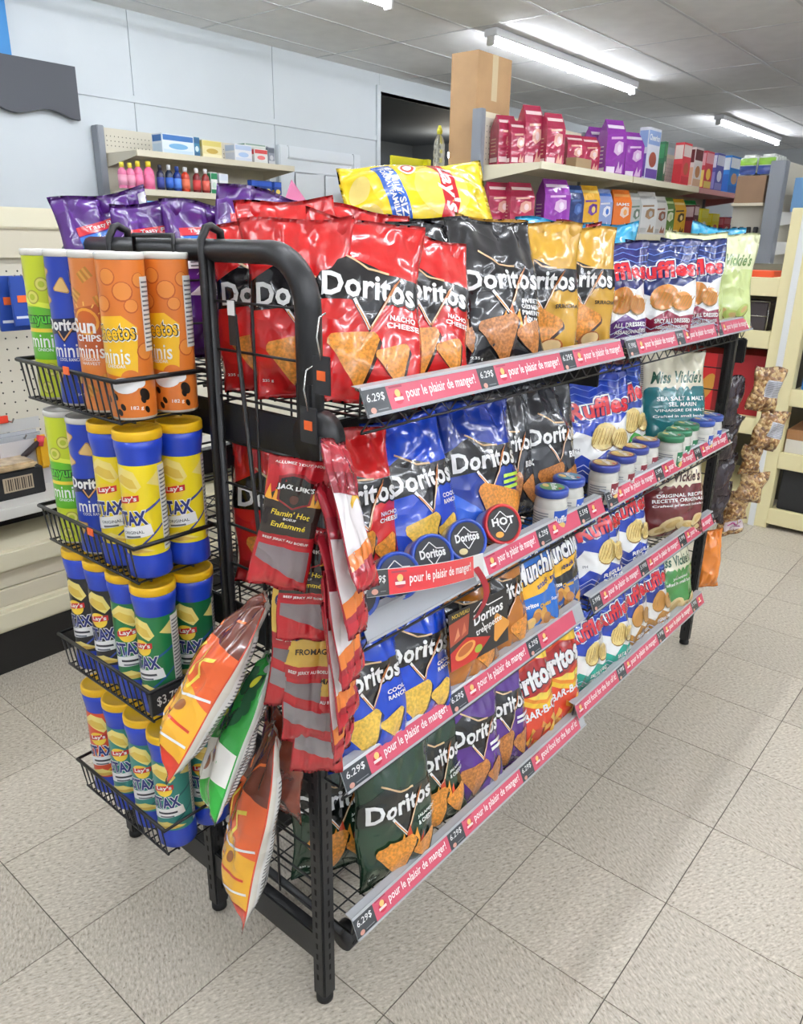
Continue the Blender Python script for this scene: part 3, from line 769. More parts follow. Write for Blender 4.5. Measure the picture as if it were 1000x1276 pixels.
for (lv, si), segs in RAILS.items():
    y0, y1 = SEC[lv][si]; zt = ZT[lv][si]; L = y1 - y0
    top = np.array([-.358, y0, zt]); bot = top - EU * RH
    b = MB(); t = .0016
    prof = [bot + EU * 0, bot + EU * RH, top + np.array([-.010, 0, .001])]
    def strip(p, q, thick, m):
        n = EN * thick; e = np.array([0, L, 0])
        v = [p, q, q + e, p + e, p - n, q - n, q + e - n, p + e - n]
        b.add(v, [(0, 1, 2, 3), (7, 6, 5, 4), (0, 4, 5, 1), (1, 5, 6, 2), (2, 6, 7, 3), (3, 7, 4, 0)], m)
    strip(bot - EN * .001, top - EN * .001, t, RAILM); strip(top - EN * .001, top + np.array([-.016, 0, .0015]), t, RAILM)
    strip(bot + EN * .0015, bot + EN * .0022 + EU * .0045, .0012, RAILM); strip(top + EN * .0022 - EU * .004, top + EN * .0008 + EU * .001, .0012, RAILM)
    rail = b.build('price_rail', rack)
    a = card_art(L, [s for s in segs if s[0] != 'none'], start=sum(s[1] for s in segs if s[0] == 'none'))
    a.make('price_cards', lambda V, off: bot[None, :] + V[:, :1] * np.array([[0, 1, 0]]) + V[:, 1:] * EU[None, :] + off[:, None] * EN[None, :], rail, inkf=CARD, base=.0004, step=.00012)
# loose card peeling out of the second rail
y0 = SEC[2][0][0]
a = card_art(.30, [('tag', .04, '6.29$'), ('pink', .22, P1), ('white', .04, '')])
PL, PR = onx(457, 746, -.288), onx(602, 716, -.336)
def peel(V, off):
    x = (V[:, 0] / .30)[:, None]
    base = PL[None, :] * (1 - x) + PR[None, :] * x + np.array([[.014, 0, 0]]) * np.sin(x * PI)
    return base + V[:, 1:] * np.array([[-.09, 0, .996]]) + off[:, None] * np.array([[.95, -.2, 0]])
pc = MB(); vv = []; ff = []
for k in range(17):
    for h in (.001, .043): vv.append(peel(np.array([[.30 * k / 16, h]]), np.array([0.0]))[0])
for k in range(16): ff.append((2 * k, 2 * k + 2, 2 * k + 3, 2 * k + 1))
pc.add(vv, ff, mat('card_back', 'e8e8e6', rough=.5), True)
peelo = pc.build('price_card_strip', None); tag(peelo, 'red price strip bulging loose out of the second rail beside the blue dip tins', 'price strip')
a2 = Art(.02); a2.L = []
for (V, T, c) in a.L: a2._push(V, T, 'e2323f' if c == PINK else c)
a2.make('printed_face', peel, peelo, inkf=CARD, base=.0006, step=.00012)
# red ribbon loop hung on the rail
rb = MB(); pts = []
c0 = onx(588, 688, -.335); 
for k in range(11):
    t = k / 10; pts.append((-.325 + .012 * math.sin(t * PI), c0[1] + .022 * math.sin(t * PI * .9), .835 - .105 * t))
vv = []; ff = []
for p in pts: vv += [(p[0], p[1] - .0085, p[2]), (p[0], p[1] + .0085, p[2])]
for k in range(10): ff.append((2 * k, 2 * k + 1, 2 * k + 3, 2 * k + 2))
vv += [(x - .001, y, z) for x, y, z in vv]; n2 = 22
ff += [tuple(i + n2 for i in q[::-1]) for q in ff]
rb.add(vv, ff, mat('red_ribbon', 'a51f2c', rough=.4), True)
tag(rb.build('hanging_loop'), 'dark red plastic loop hanging from the second price rail', 'hang loop')
# black price tags hooked on the near post
for (px, py, s, lb) in ((400, 468, .5, 'upper black hook tag with an orange sticker on the front post'), (384, 530, .45, 'lower black hook tag with an orange sticker beside the jerky pouch')):
    p = ony(px, py, YN - .03); t = thing('hook_tag', lb, 'hook tag')
    MB().box((p[0] - .017, p[1], p[2] - .026), (p[0] + .017, p[1] + .002, p[2] + .026), mat('tag_plastic', '2b2d31', rough=.5), bev=.001).build('plate', t)
    MB().box((p[0] - .008, p[1] - .0008, p[2] - .007), (p[0] + .008, p[1], p[2] + .006), mat('orange_sticker', 'f0692c', rough=.5)).build('sticker', t)
    MB().tube([(p[0], p[1], p[2] + .02), (p[0] - .003, p[1] - .004, p[2] + .05), (p[0] - .006, p[1] + .004, p[2] + .075), (p[0] - .004, p[1] + .014, p[2] + .08)], .0013, mat('bright_wire', 'c8c8c4', rough=.25, metal=.9), n=5).build('wire_hook', t)

# ------------------------------------------------------------------ chip bags on the shelves
def put(design, x, y, lv, si, label, face=-15, lean=14, roll=0, W=.195, H=.285, T=.06, dz=0, **kw):
    if lv >= 3: x += .012; T = max(T, .066)
    x += (math.sin(math.radians(lean)) - .10) * .13
    return bag(DES[design], label, (x, y, ZS[lv][si] + dz), W=W, H=H, T=T, face=face, lean=lean, roll=roll, **kw)
TC = 'tortilla chip bag'
# top shelf, first bay
put('red', -.60, -.255, 1, 0, 'red tortilla chip bag farthest left behind the end wire grid', face=-48, W=.18, H=.265, roll=-4, lean=6)
put('red', -.515, -.262, 1, 0, 'red tortilla chip bag behind the wire grid, beside the front post', face=-46, W=.17, H=.27, roll=-3, lean=6)
put('red', -.45, -.245, 1, 0, 'large tilted red tortilla chip bag right of the curved post on the top shelf', face=-28, W=.19, H=.30, roll=9, lean=25, T=.055)
put('red', -.455, -.09, 1, 0, 'red tortilla chip bag next to the black bags on the top shelf', face=-24, W=.185, H=.275, roll=9, lean=24)
put('black', -.50, .05, 1, 0, 'black tortilla chip bag half hidden behind the red one on the top shelf', face=-26, H=.285, roll=2, lean=20)
put('black', -.435, .15, 1, 0, 'black tortilla chip bag fully showing its chips beside the gold bags', face=-24, H=.295, roll=0, lean=20)
put('gold', -.44, .305, 1, 0, 'gold tortilla chip bag nearer the black bags on the top shelf', face=-38, H=.28, W=.185, roll=0, lean=9)
put('gold', -.45, .50, 1, 0, 'gold tortilla chip bag at the right end of the first top rail', face=-40, W=.175, H=.275, lean=9)
put('red', -.66, -.12, 1, 0, 'red chip bag at the back of the top shelf, its wrinkled top edge showing', face=-20, H=.305, roll=-5, lean=6)
put('red', -.64, .0, 1, 0, 'red chip bag standing behind the large tilted red bag', face=-16, H=.295, roll=5, lean=6)
put('black', -.60, .17, 1, 0, 'black chip bag at the back of the top shelf showing only its top', face=-16, H=.285, lean=6)
put('gold', -.60, .36, 1, 0, 'gold chip bag at the back of the top shelf showing only its folded top', face=-24, H=.29, roll=4, lean=6)
# top shelf, second bay
put('rufpurp', -.47, .70, 1, 1, 'dark blue and purple ridged chip bag left of the other ridged chip bags', face=-45, H=.255, W=.17)
put('rufdress', -.44, .885, 1, 1, 'blue and white ridged chip bag on the second top rail, left of its twin', face=-60, H=.262, W=.19)
put('rufdress', -.44, 1.10, 1, 1, 'blue and white ridged chip bag on the second top rail beside the pale green bags', face=-58, H=.265, W=.18)
put('vlime', -.465, 1.22, 1, 1, 'pale green kettle chip bag half hidden by the ridged chip bag', face=-48, H=.285, W=.18)
put('vlime', -.425, 1.35, 1, 1, 'pale green kettle chip bag at the far right end of the top shelf', face=-48, H=.275, W=.18, bend=-.12)
for (x, y, r, lb) in ((-.70, .80, 3, 'bright blue chip bag at the back of the second bay next to the gold bags'), (-.66, 1.12, -4, 'bright blue chip bag top behind the ridged chip bags'), (-.475, 1.425, 4, 'bright blue chip bag at the far corner behind the pale green bags')):
    put('cyan', x, y, 1, 1, lb, face=-25, H=.30, W=.22, roll=r, wr=1.5, lean=5)
put('plainred', -.69, .965, 1, 1, 'red chip bag top showing behind the ridged chip bags on the top shelf', face=-25, H=.30, W=.16, lean=5, wr=1.3)
# back side of the rack: purple bags showing their printed backs
for k, (x, y, H, r, lb) in enumerate(((-.955, -.27, .30, -10, 'leftmost purple chip bag behind the rack top bar, back panel showing'), (-.925, -.215, .285, -3, 'second purple chip bag from the left behind the rack top bar'),
        (-.885, -.16, .285, 2, 'third purple chip bag from the left behind the rack top bar'), (-.845, -.09, .315, 7, 'rightmost and tallest purple chip bag with a white nutrition panel'))):
    put('nut', x, y, 1, 0, lb, face=-6, H=H, roll=r, lean=4, W=.19, T=.05, wr=1.2, dz=.015)
put('nut', -.86, .09, 1, 0, 'purple chip bag mostly hidden behind the red bags', face=-30, H=.285, lean=4)
put('limeback', -.88, .26, 1, 0, 'yellow green chip bag standing behind the black bags', face=-20, H=.275, W=.21, wr=1.3, lean=6)
put('limeback', -.90, .45, 1, 0, 'yellow green chip bag at the back under the lying yellow bag', face=-20, H=.275, W=.21, wr=1.3, lean=6)
put('lay', -.84, .66, 1, 0, 'yellow potato chip bag standing at the back behind the gold bags', face=-25, H=.285, W=.21, roll=8, wr=1.3, lean=6)
def frame(bottom, top, n):
    bottom, top, n = Vector(bottom), Vector(top), Vector(n)
    z = (top - bottom).normalized(); y = -(n - z * n.dot(z)).normalized(); x = y.cross(z)
    m_ = Matrix.Identity(4)
    for i in range(3): m_[i][0], m_[i][1], m_[i][2], m_[i][3] = x[i], y[i], z[i], bottom[i]
    return m_
bag(DES['lay'], 'large yellow potato chip bag lying on its side on top of the rack', None, W=.205, H=.34, T=.11, bot=.3, wr=1.2, mtx=frame((-.87, .19, 1.455), (-.69, .47, 1.478), (.55, -.55, .55)))

# second shelf, first bay
put('red', -.50, -.165, 2, 0, 'red tortilla chip bag on the second shelf beside the hanging pouches', face=-14, H=.29, W=.19, lean=16, roll=0)
put('red', -.61, -.25, 2, 0, 'red chip bag on the second shelf seen through the end wire grid', face=-50, H=.28, W=.18, lean=6)
put('ranch', -.47, -.015, 2, 0, 'bright blue tortilla chip bag next to the red one on the second shelf', face=-10, H=.30, W=.195, roll=-2, lean=20)
put('bbq', -.56, .10, 2, 0, 'dark tortilla chip bag wedged behind the two blue bags on the second shelf', face=-14, H=.28)
put('nuit', -.46, .175, 2, 0, 'dark blue tortilla chip bag with one large chip on the second shelf', face=-14, H=.30, W=.20, lean=16)
put('bbq', -.50, .335, 2, 0, 'charcoal tortilla chip bag nearer the dark blue one on the second shelf', face=-14, H=.29, W=.18)
put('bbq', -.47, .47, 2, 0, 'charcoal tortilla chip bag above the two dip jars on the second shelf', face=-14, H=.295, W=.19)
# second shelf, second bay
put('ruf', -.48, .71, 2, 1, 'blue ridged chip bag with red lettering behind the jars on the second shelf', face=-32, H=.29, W=.21)
put('ruf', -.54, .835, 2, 1, 'blue ridged chip bag partly behind its neighbour on the second shelf', face=-18, H=.28, W=.19)
put('rufgreen', -.51, .955, 2, 1, 'green and blue ridged chip bag on the second shelf', face=-18, H=.285, W=.18)
put('vteal', -.47, 1.215, 2, 1, 'cream and teal kettle chip bag on the second shelf', face=-38, H=.30, W=.22, T=.08)
put('vback', -.58, 1.40, 2, 1, 'dark red kettle chip bag turned backwards in the far corner of the second shelf', face=-35, H=.30, W=.2, lean=6)
put('vback', -.63, 1.12, 2, 1, 'dark red chip bag behind the cream and teal bag', face=-20, H=.28, W=.2)
# third shelf
put('ranch', -.405, -.265, 3, 0, 'bright blue tortilla chip bag at the left end of the third shelf by the pouches', face=-14, H=.26, W=.18)
put('ranch', -.40, -.14, 3, 0, 'bright blue tortilla chip bag beside the brown bags on the third shelf', face=-10, H=.262, W=.19, roll=3)
put('brown', -.405, .03, 3, 0, 'golden brown tortilla chip bag with dark lettering on the third shelf', face=-8, H=.265, W=.21)
put('brown', -.42, .175, 3, 0, 'golden brown tortilla chip bag behind the black dip sign', face=-10, H=.26, W=.19)
put('mun', -.415, .315, 3, 0, 'blue snack mix bag with a yellow band on the third shelf', face=-10, H=.262, W=.175)
put('munp', -.43, .45, 3, 0, 'blue and black snack mix bag at the right end of the third rail', face=-12, H=.258, W=.165)
put('ruf', -.42, .64, 3, 1, 'blue ridged chip bag on the third shelf nearer the snack mix bags', face=-16, H=.262, W=.20)
put('ruf', -.43, .83, 3, 1, 'blue ridged chip bag on the third shelf nearer the dark red bag', face=-16, H=.26, W=.19)
put('plainred', -.52, .975, 3, 1, 'red chip bag squeezed beside the dark red kettle bag on the third shelf', face=-20, H=.25, W=.17)
put('vred', -.43, 1.17, 3, 1, 'cream and dark red kettle chip bag on the third shelf', face=-34, H=.262, W=.23, T=.08)
put('vred', -.52, 1.345, 3, 1, 'cream and dark red kettle chip bag at the far end of the third shelf', face=-25, H=.255, W=.19)
# bottom shelf
put('jal', -.52, -.235, 4, 0, 'dark green tortilla chip bag behind the front leg on the bottom shelf', face=-30, H=.27, W=.19)
put('jal', -.41, -.165, 4, 0, 'dark green tortilla chip bag with flaming chips right of the front leg', face=-10, H=.285, W=.20, roll=2, lean=8)
put('jal', -.44, -.015, 4, 0, 'dark green tortilla chip bag next to the purple bags on the bottom shelf', face=-10, H=.285, W=.19, roll=2, lean=13)
put('purple', -.425, .115, 4, 0, 'purple tortilla chip bag beside the dark green ones on the bottom shelf', face=-10, H=.29, W=.185, roll=3)
put('purple', -.435, .25, 4, 0, 'purple tortilla chip bag beside the orange corn chip bags', face=-12, H=.29, W=.18)
put('fritos', -.425, .37, 4, 0, 'orange corn chip bag next to the purple one on the bottom shelf', face=-12, H=.285, W=.17)
put('fritos', -.42, .495, 4, 0, 'orange corn chip bag at the right end of the first bottom rail', face=-14, H=.285, W=.175)
put('rufsv', -.425, .64, 4, 1, 'blue and teal ridged chip bag nearer the corn chips on the bottom shelf', face=-14, H=.26, W=.185)
put('rufsv', -.42, .79, 4, 1, 'blue and teal ridged chip bag beside the brown ridged bags on the bottom shelf', face=-14, H=.26, W=.18)
put('rufbrown', -.425, .935, 4, 1, 'blue and brown ridged chip bag nearer the teal ones on the bottom shelf', face=-14, H=.262, W=.18)
put('rufbrown', -.42, 1.075, 4, 1, 'blue and brown ridged chip bag beside the green kettle bag', face=-14, H=.262, W=.18)
put('vgreen', -.42, 1.25, 4, 1, 'cream and green kettle chip bag at the far end of the bottom shelf', face=-18, H=.262, W=.21, T=.075)

# sign card in front of the brown bags
SW, SH = .185, .112
a = Art(.5); a.rect(0, 0, SW, SH, '2a2826'); a.poly([(0, 0), (.075, 0), (.125, .030), (.05, .052), (0, .036)], 'c02a22'); a.ell(.045, .028, .032, .014, 'e0a050', .2); a.ell(.045, .030, .024, .009, 'b8642a', .2); a.ell(.085, .018, .012, .008, '9ab83a')
a.poly([(0, .048), (.055, .058), (.062, .098), (0, .092)], 'a84a34'); a.poly([(.012, .055), (.03, .062), (.026, .08)], 'd8906a'); a.poly([(.035, .06), (.05, .066), (.045, .085)], 'c87050'); a.chip(.158, .040, .032, 2.0, 'd8923a')
a.text('NOUVEAU', .036, .104, .052, .008, 'e8c84a', bold=.01); a.text('Doritos', .122, .080, .095, .022, WH, bold=.03, rot=.06); a.text('trempette', .122, .052, .085, .016, WH, bold=.015, rot=.1)
a.stroke([(.075, .095), (.10, .108), (.12, .096), (.17, .098)], .0022, WH); a.stroke([(.10, .066), (.115, .040)], .0022, WH)
sg = thing('shelf_sign', 'black dip advertising card standing in front of the brown tortilla chip bags', 'sign')
MB().box((0, 0, 0), (SW, .0015, SH), mat('sign_card', '2a2826', rough=.4)).build('card', sg)
a.make('printed_face', lambda V, off: np.stack([V[:, 0], -off, V[:, 1]], 1), sg, inkf=paper, base=.0002, step=.00012)
sp_ = onx(562, 838, -.338)
sg.matrix_world = Matrix.Translation(Vector((-.338, sp_[1], sp_[2]))) @ Matrix.Rotation(math.radians(88), 4, 'Z') @ Matrix.Rotation(math.radians(-8), 4, 'X') @ Matrix.Rotation(math.radians(2), 4, 'Y')

# dip jars and tins on the second shelf
GLASS = mat('jar_glass', 'd4d3ca', rough=.08, coat=.8, noise=.06, nscale=60)
def lid_art(c1, c2, txt):
    a = Art(.02); a.ell(0, 0, .030, .030, c1, n=24); a.ell(0, 0, .027, .027, c2, n=24); a.text(txt, 0, .004, .046, .013, WH, bold=.03, rot=.1); a.ell(-.006, -.014, .012, .007, 'e6c070', .2); a.ell(.012, .017, .006, .004, 'd8403a')
    return a
JA = {}
def jar(x, y, lid, lab, txt, label, lo, h=.098, R=.036, rot=-30, lv=2, si=0):
    t = thing('dip_jar', label, 'jar', (x, y, ZS[lv][si]), math.radians(rot), 'dip jars on the second shelf')
    key = (lid, lab, txt, lo)
    MB().lathe([(R * .86, 0), (R, .006), (R, h * .66), (R * .93, h * .76), (R * .86, h * .84)], GLASS, n=26).build('glass_body', t)
    MB().lathe([(R * .97, h * .83), (R * 1.02, h * .84), (R * 1.02, h * .975), (R * .97, h), (R * .5, h - .001)], mat('jar_lid', lid, rough=.3, coat=.5), n=26).build('lid', t)
    a = lid_art(lab, lo, txt); a.make('lid_print', lambda V, off: np.stack([V[:, 0], V[:, 1], h + off], 1), t, inkf=paper)
    b = Art(.008); b.rect(-.05, .010, .05, h * .58, 'dcdad2'); b.rect(.008, .012, .05, h * .56, lab); b.text(txt, .028, h * .36, .036, .016, WH, bold=.03); b.ell(.028, h * .2, .012, .008, 'e6c070')
    for k in range(6): b.rect(-.046, .016 + k * .006, -.004, .0185 + k * .006, '8a8c90')
    b.make('wrap_label', lambda V, off: np.stack([(R + off) * np.cos(V[:, 0] / R), (R + off) * np.sin(V[:, 0] / R), V[:, 1]], 1), t, inkf=paper)
    return t
jar(-.385, .330, '2848a8', '2a56b8', 'Ruffles', 'blue lidded dip jar at the left of the jar row', '6a9a5a', rot=-60)
jar(-.395, .425, '2848a8', '2a56b8', 'Ruffles', 'second dip jar with a blue lid, just left of the rail joint', '5a8a9a', rot=-40)
for k, (x, y, lb) in enumerate(((-.385, .585, 'dip jar with a pale topped blue lid just right of the rail joint'), (-.39, .69, 'second pale topped blue lid jar right of the rail joint'), (-.40, .79, 'third pale topped blue lid jar right of the rail joint'), (-.41, .885, 'fourth pale topped blue lid jar, beside the green lids'))):
    jar(x, y, '2f3f96', '8a2a3a', 'Ruffles', lb, 'c9b27a', si=1, rot=-45)
for k, (x, y, lb) in enumerate(((-.38, .985, 'green lidded dip jar nearest the blue lids'), (-.39, 1.07, 'second green lidded dip jar'), (-.40, 1.155, 'third green lidded dip jar, next to the far blue lids'))):
    jar(x, y, '2a7a52', '2a7a52', 'Tostitos', lb, '3a8a62', si=1, rot=-45)
for k, (x, y, lb) in enumerate(((-.385, 1.245, 'dip jar with a blue lid right after the green lids'), (-.39, 1.335, 'last dip jar with a blue lid at the far end of the second shelf'))):
    jar(x, y, '2f4fa8', '2f4fa8', 'Tostitos', lb, '5a7ac0', si=1, rot=-45)
def tin(x, y, z, ring, cen, txt, label, R=.040, nd=None):
    t = thing('dip_tin', label, 'dip tin', group='round dip tins on the second shelf')
    MB().lathe([(R * .86, 0), (R * .9, .004), (R * .97, .046), (R * .97, .05)], mat('clear_tub', 'c9c9c6', rough=.2, coat=.5), n=28).build('tub', t)
    MB().lathe([(R * .98, .046), (R * 1.03, .047), (R * 1.03, .058), (R * .99, .061), (R * .9, .0605), (R * .88, .058), (R * .4, .058)], mat('tub_lid', ring, rough=.3, coat=.5), n=30).build('lid', t)
    a = Art(.02); a.ell(0, 0, R * .86, R * .86, cen, n=26); a.text(txt, .0, .006, .050, .016, WH, bold=.04, rot=.06); a.stroke([(-.02, .012), (-.004, .026), (.008, .014), (.022, .013)], .0018, WH); a.stroke([(-.01, -.003), (0, -.016), (.014, .0)], .0018, WH)
    a.ell(-.012, -.02, .009, .006, 'e8d8a0' if ring != 'd0262c' else 'f0a030')
    a.make('lid_print', lambda V, off: np.stack([V[:, 0], V[:, 1], .0585 + off], 1), t, inkf=paper)
    n = Vector(nd or (.80, -.42, .42)).normalized(); yv = (Vector((0, 0, 1)) - n * n.z).normalized(); xv = yv.cross(n)
    m_ = Matrix.Identity(4)
    for i in range(3): m_[i][0], m_[i][1], m_[i][2], m_[i][3] = xv[i], yv[i], n[i], (x, y, z)[i]
    t.matrix_world = m_
    return t
for (x, y, z, ring, cen, txt, lb) in ((-.425, -.275, .832, '2450c0', '1c1c22', 'Doritos', 'blue rimmed dip tin at the far left of the tin row'), (-.42, -.175, .834, '2450c0', '23304e', 'Doritos', 'second blue rimmed dip tin from the left'), (-.425, -.075, .836, '2450c0', '1a1c26', 'Doritos', 'third blue rimmed dip tin from the left'),
        (-.425, .03, .836, '2450c0', '15151a', 'Doritos', 'fourth blue rimmed dip tin, beside the red one'), (-.42, .145, .838, 'd0262c', '1a1414', 'HOT', 'red rimmed round dip tin at the right of the tin row')):
    tin(x, y, z, ring, cen, txt, lb)
# ------------------------------------------------------------------ end baskets with cans
BX0, BX1, BY0, BY1 = -.942, -.636, -.524, -.374
RAIL = (1.191, .932, .674, .388)
bask = thing('can_basket_rack', 'black wire rack of four baskets hooked on the rack end, full of chip cans', 'basket rack')
b = MB()
for x in (-.878, -.622): b.tube([(x, -.37, .22), (x, -.37, 1.385), (x, -.36, 1.402), (x, YN, 1.404), (x, -.335, 1.396), (x, -.334, 1.37)], .0065, WIREM, n=8)
b.tube([(-.80, -.372, 1.36), (-.80, -.372, 1.39), (-.69, -.372, 1.39), (-.69, -.372, 1.36)], .004, WIREM, n=6)
b.build('hook_frame', bask)
BZ = []
for zi, z in enumerate(RAIL):
    b = MB(); zb = z - .064; BZ.append(zb); ins = .008
    rr = .0038
    b.tube([(BX0, BY0, z), (BX1, BY0, z), (BX1, BY1, z), (BX0, BY1, z)], rr, WIREM, n=6, closed=True)
    b.wire((BX0, BY1, z), (-.878, BY1, z), rr, WIREM)
    n = 16
    for k in range(n):
        x = BX0 + .012 + (BX1 - BX0 - .024) * k / (n - 1)
        b.tube([(x, BY0, z), (x, BY0 + ins, zb), (x, BY1 - .002, zb)], .0019, WIREM, n=5)
    for k in range(2): b.wire((BX0 + ins, BY0 + .03 + k * .08, zb - .002), (BX1 - ins, BY0 + .03 + k * .08, zb - .002), .002, WIREM)
    b.wire((BX0 + ins, BY0 + ins, zb), (BX1 - ins, BY0 + ins, zb), .0024, WIREM)
    b.wire((BX1, BY1, z), (-.622, -.37, z), .004, WIREM)
    b.build('basket', bask)
for (px, py, zi) in ((83, 461, 0), (113, 662, 1)):
    p = ony(px, py, BY0 - .005); MB().box((p[0] - .008, p[1] - .002, p[2] - .007), (p[0] + .008, p[1], p[2] + .005), mat('orange_sticker', 'f0692c', rough=.5)).build('sticker', bask)
tg = MB().box((BX1 - .006, BY0 - .001, RAIL[2] - .045), (BX1 + .004, BY1 - .09, RAIL[2] - .002), mat('tag_plastic', '2b2d31', rough=.5), bev=.001)
tgo = tg.build('basket_price_tag'); tag(tgo, 'small black price tag on the third can basket', 'price tag')
a = Art(.5); a.text('$3.79', .03, .024, .042, .02, WH, bold=.01)
a.make('price_print', lambda V, off: np.stack([BX1 + .0045 + off, BY0 + V[:, 0], RAIL[2] - .045 + V[:, 1]], 1), tgo, inkf=paper)

CR_ = .0331
def A_stax(col, sw, dk='23307a', chipc='f0d86a'):
    a = Art(.006); y0, y1 = .040, .188
    a.rect(-.113, y0, .113, y1, col)
    a.stroke([(-.05, .045), (.0, .10), (.05, .13)], .004, sw); a.stroke([(.0, .045), (.05, .09)], .003, sw)
    a.poly([(-.035, .165), (-.01, .185), (.012, .178), (.022, .155), (.012, .145), (-.01, .155)], chipc); a.poly([(-.03, .160), (-.01, .173), (.010, .166), (.016, .152), (.004, .152), (-.012, .158)], 'e2c050')
    a.poly([(.03, .16), (.05, .178), (.055, .15)], chipc)
    a.ell(-.002, .130, .0165, .0145, 'f4cf3a', n=20); a.poly([(-.019, .124), (0, .128), (.017, .132), (.017, .142), (0, .139), (-.019, .134)], 'cc2026'); a.text("Lay's", 0, .1335, .028, .011, WH, bold=.03, rot=.15, shear=.15)
    a.poly([(-.030, .082), (.030, .094), (.034, .076), (-.028, .062)], WH)
    a.text('STAX', .0, .102, .056, .027, WH, bold=.09, rot=.12); a.text('STAX', .0, .102, .052, .024, dk, bold=.04, rot=.12)
    (a.text('ORIGINAL', .002, .079, .036, .005, '30343c', bold=.01, rot=.15) if col == 'f2da1e' else a.stroke([(-.016, .0765), (.02, .082)], .004, '30343c')); a.stroke([(-.012, .0695), (.014, .0735)], .003, '6a6e76')
    a.poly([(-.035, .046), (.0, .060), (.034, .048), (.0, .043)], chipc); a.poly([(-.02, .046), (.01, .052), (.03, .047), (.0, .044)], 'd9b44c')
    a.rect(.050, .045, .074, .185, 'e9e8e2')
    for k in range(20): a.rect(.052, .05 + k * .0065, .072 - (.004 if k % 5 == 0 else 0), .0525 + k * .0065, '6d6e72')
    return a
def A_mini(k):
    a = Art(.006); y0, y1 = .004, .228
    cols = {'cheese': 'd9772a', 'sun': 'd8803c', 'tri': '1f3fae', 'ring': 'c9d62a'}
    a.rect(-.113, y0, .113, y1, cols[k])
    if k == 'cheese':
        a.poly([(-.03, .07), (.03, .062), (.036, .135), (.015, .152), (-.02, .150), (-.04, .14)], 'f2bd1e')
        for (x, y, r) in ((-.03, .19, .013), (.0, .205, .012), (.02, .185, .014), (-.01, .168, .012), (.045, .2, .011), (.03, .165, .010), (.045, .10, .013), (-.045, .16, .012)):
            a.ell(x, y, r, r, 'b8541c'); a.ell(x, y + .0005, r * .88, r * .88, 'e08a3a', n=14)
        a.text('Cheetos', 0, .128, .070, .028, WH, bold=.12, rot=.06); a.text('Cheetos', 0, .128, .066, .025, '17120e', bold=.08, rot=.06); a.text('Cheetos', 0, .128, .062, .022, 'f4c01e', bold=.03, rot=.06)
        a.text('minis', -.002, .094, .048, .022, WH, bold=.01); a.text('CHEDDAR', 0, .080, .03, .005, WH, bold=.01)
        a.ell(.02, .062, .014, .013, 'd8762c'); a.ell(.01, .052, .02, .012, WH); a.ell(.03, .056, .01, .008, WH)
        for (x, y) in ((-.02, .03), (-.005, .035), (.005, .02), (-.03, .02), (.0, .012), (.035, .03), (.04, .015)): a.ell(x, y, .0035, .0055, '1c140e', .4)
        a.ell(.038, .038, .007, .010, '1c140e', .5); a.text('182 g', .025, .018, .018, .007, WH, bold=.01)
    elif k == 'sun':
        a.poly([(-.113, .09), (.113, .09), (.113, .15), (.03, .165), (-.04, .15), (-.113, .16)], 'b8571e')
        for i, (x, y, r) in enumerate(((-.03, .20, .3), (.01, .205, .6), (.04, .19, .2), (-.01, .175, .9), (.03, .17, .4), (.045, .10, .1), (.03, .055, .5), (-.03, .05, .2), (.0, .035, .7), (-.04, .18, .1))):
            for q in range(-2, 3):
                c, d = math.cos(r), math.sin(r); ox, oy = x + q * .004 * c, y + q * .004 * d
                a.stroke([(ox - .008 * d, oy + .008 * c), (ox + .008 * d, oy - .008 * c)], .003, 'd9a548' if q % 2 else 'b8802c')
        a.ell(.004, .138, .020, .020, 'e8a030', n=18); a.ell(.004, .138, .016, .016, 'c8621e', n=18)
        for q in range(7): t = q / 6 * PI; a.stroke([(.004 + .023 * math.cos(t), .138 + .023 * math.sin(t)), (.004 + .029 * math.cos(t), .138 + .029 * math.sin(t))], .002, 'f0c060')
        a.text('Sun', -.002, .132, .04, .022, WH, bold=.03); a.text('CHIPS', .004, .114, .04, .010, WH, bold=.03); a.text('minis', .004, .094, .046, .02, WH, bold=.01); a.text('CHEDDAR', .004, .082, .03, .0045, WH, bold=.01); a.text('HARVEST', .004, .076, .03, .0045, WH, bold=.01)
    elif k == 'tri':
        for (x, y, r) in ((-.03, .205, .2), (.005, .185, 1.4), (.035, .16, .7), (-.03, .165, 2), (.03, .21, .1), (.035, .10, 1.0), (-.02, .05, .5), (.025, .045, 1.6), (.05, .06, .2)):
            a.chip(x, y, .014, r, 'b8894a'); a.chip(x, y, .012, r + .05, 'e2bb72')
        a.poly([(-.04, .108), (-.012, .114), (.0, .10), (.012, .116), (.04, .12), (.04, .140), (-.04, .134)], '141a3a')
        a.text('Doritos', 0, .128, .064, .019, WH, bold=.04); a.stroke([(-.008, .118), (.0, .104), (.014, .122)], .0022, 'e0a060')
        a.text('minis', .004, .088, .05, .021, WH, bold=.01); a.text('COOL RANCH', .004, .074, .036, .005, WH, bold=.01); a.text('145 g', .02, .018, .018, .006, WH, bold=.01)
    else:
        a.rect(-.113, .066, .113, .150, '62b52a'); a.poly([(-.113, .14), (-.04, .158), (.03, .145), (.113, .16), (.113, .168), (.03, .153), (-.04, .166), (-.113, .15)], 'e6ee4a')
        for (x, y) in ((-.03, .20), (.012, .185), (.035, .21), (-.005, .165), (.04, .165), (.01, .05), (-.03, .03), (.035, .035), (.0, .02)):
            a.ell(x, y, .011, .011, 'a8a83a'); a.ell(x, y, .009, .009, 'dcd870'); a.ell(x, y, .005, .005, 'b8c434')
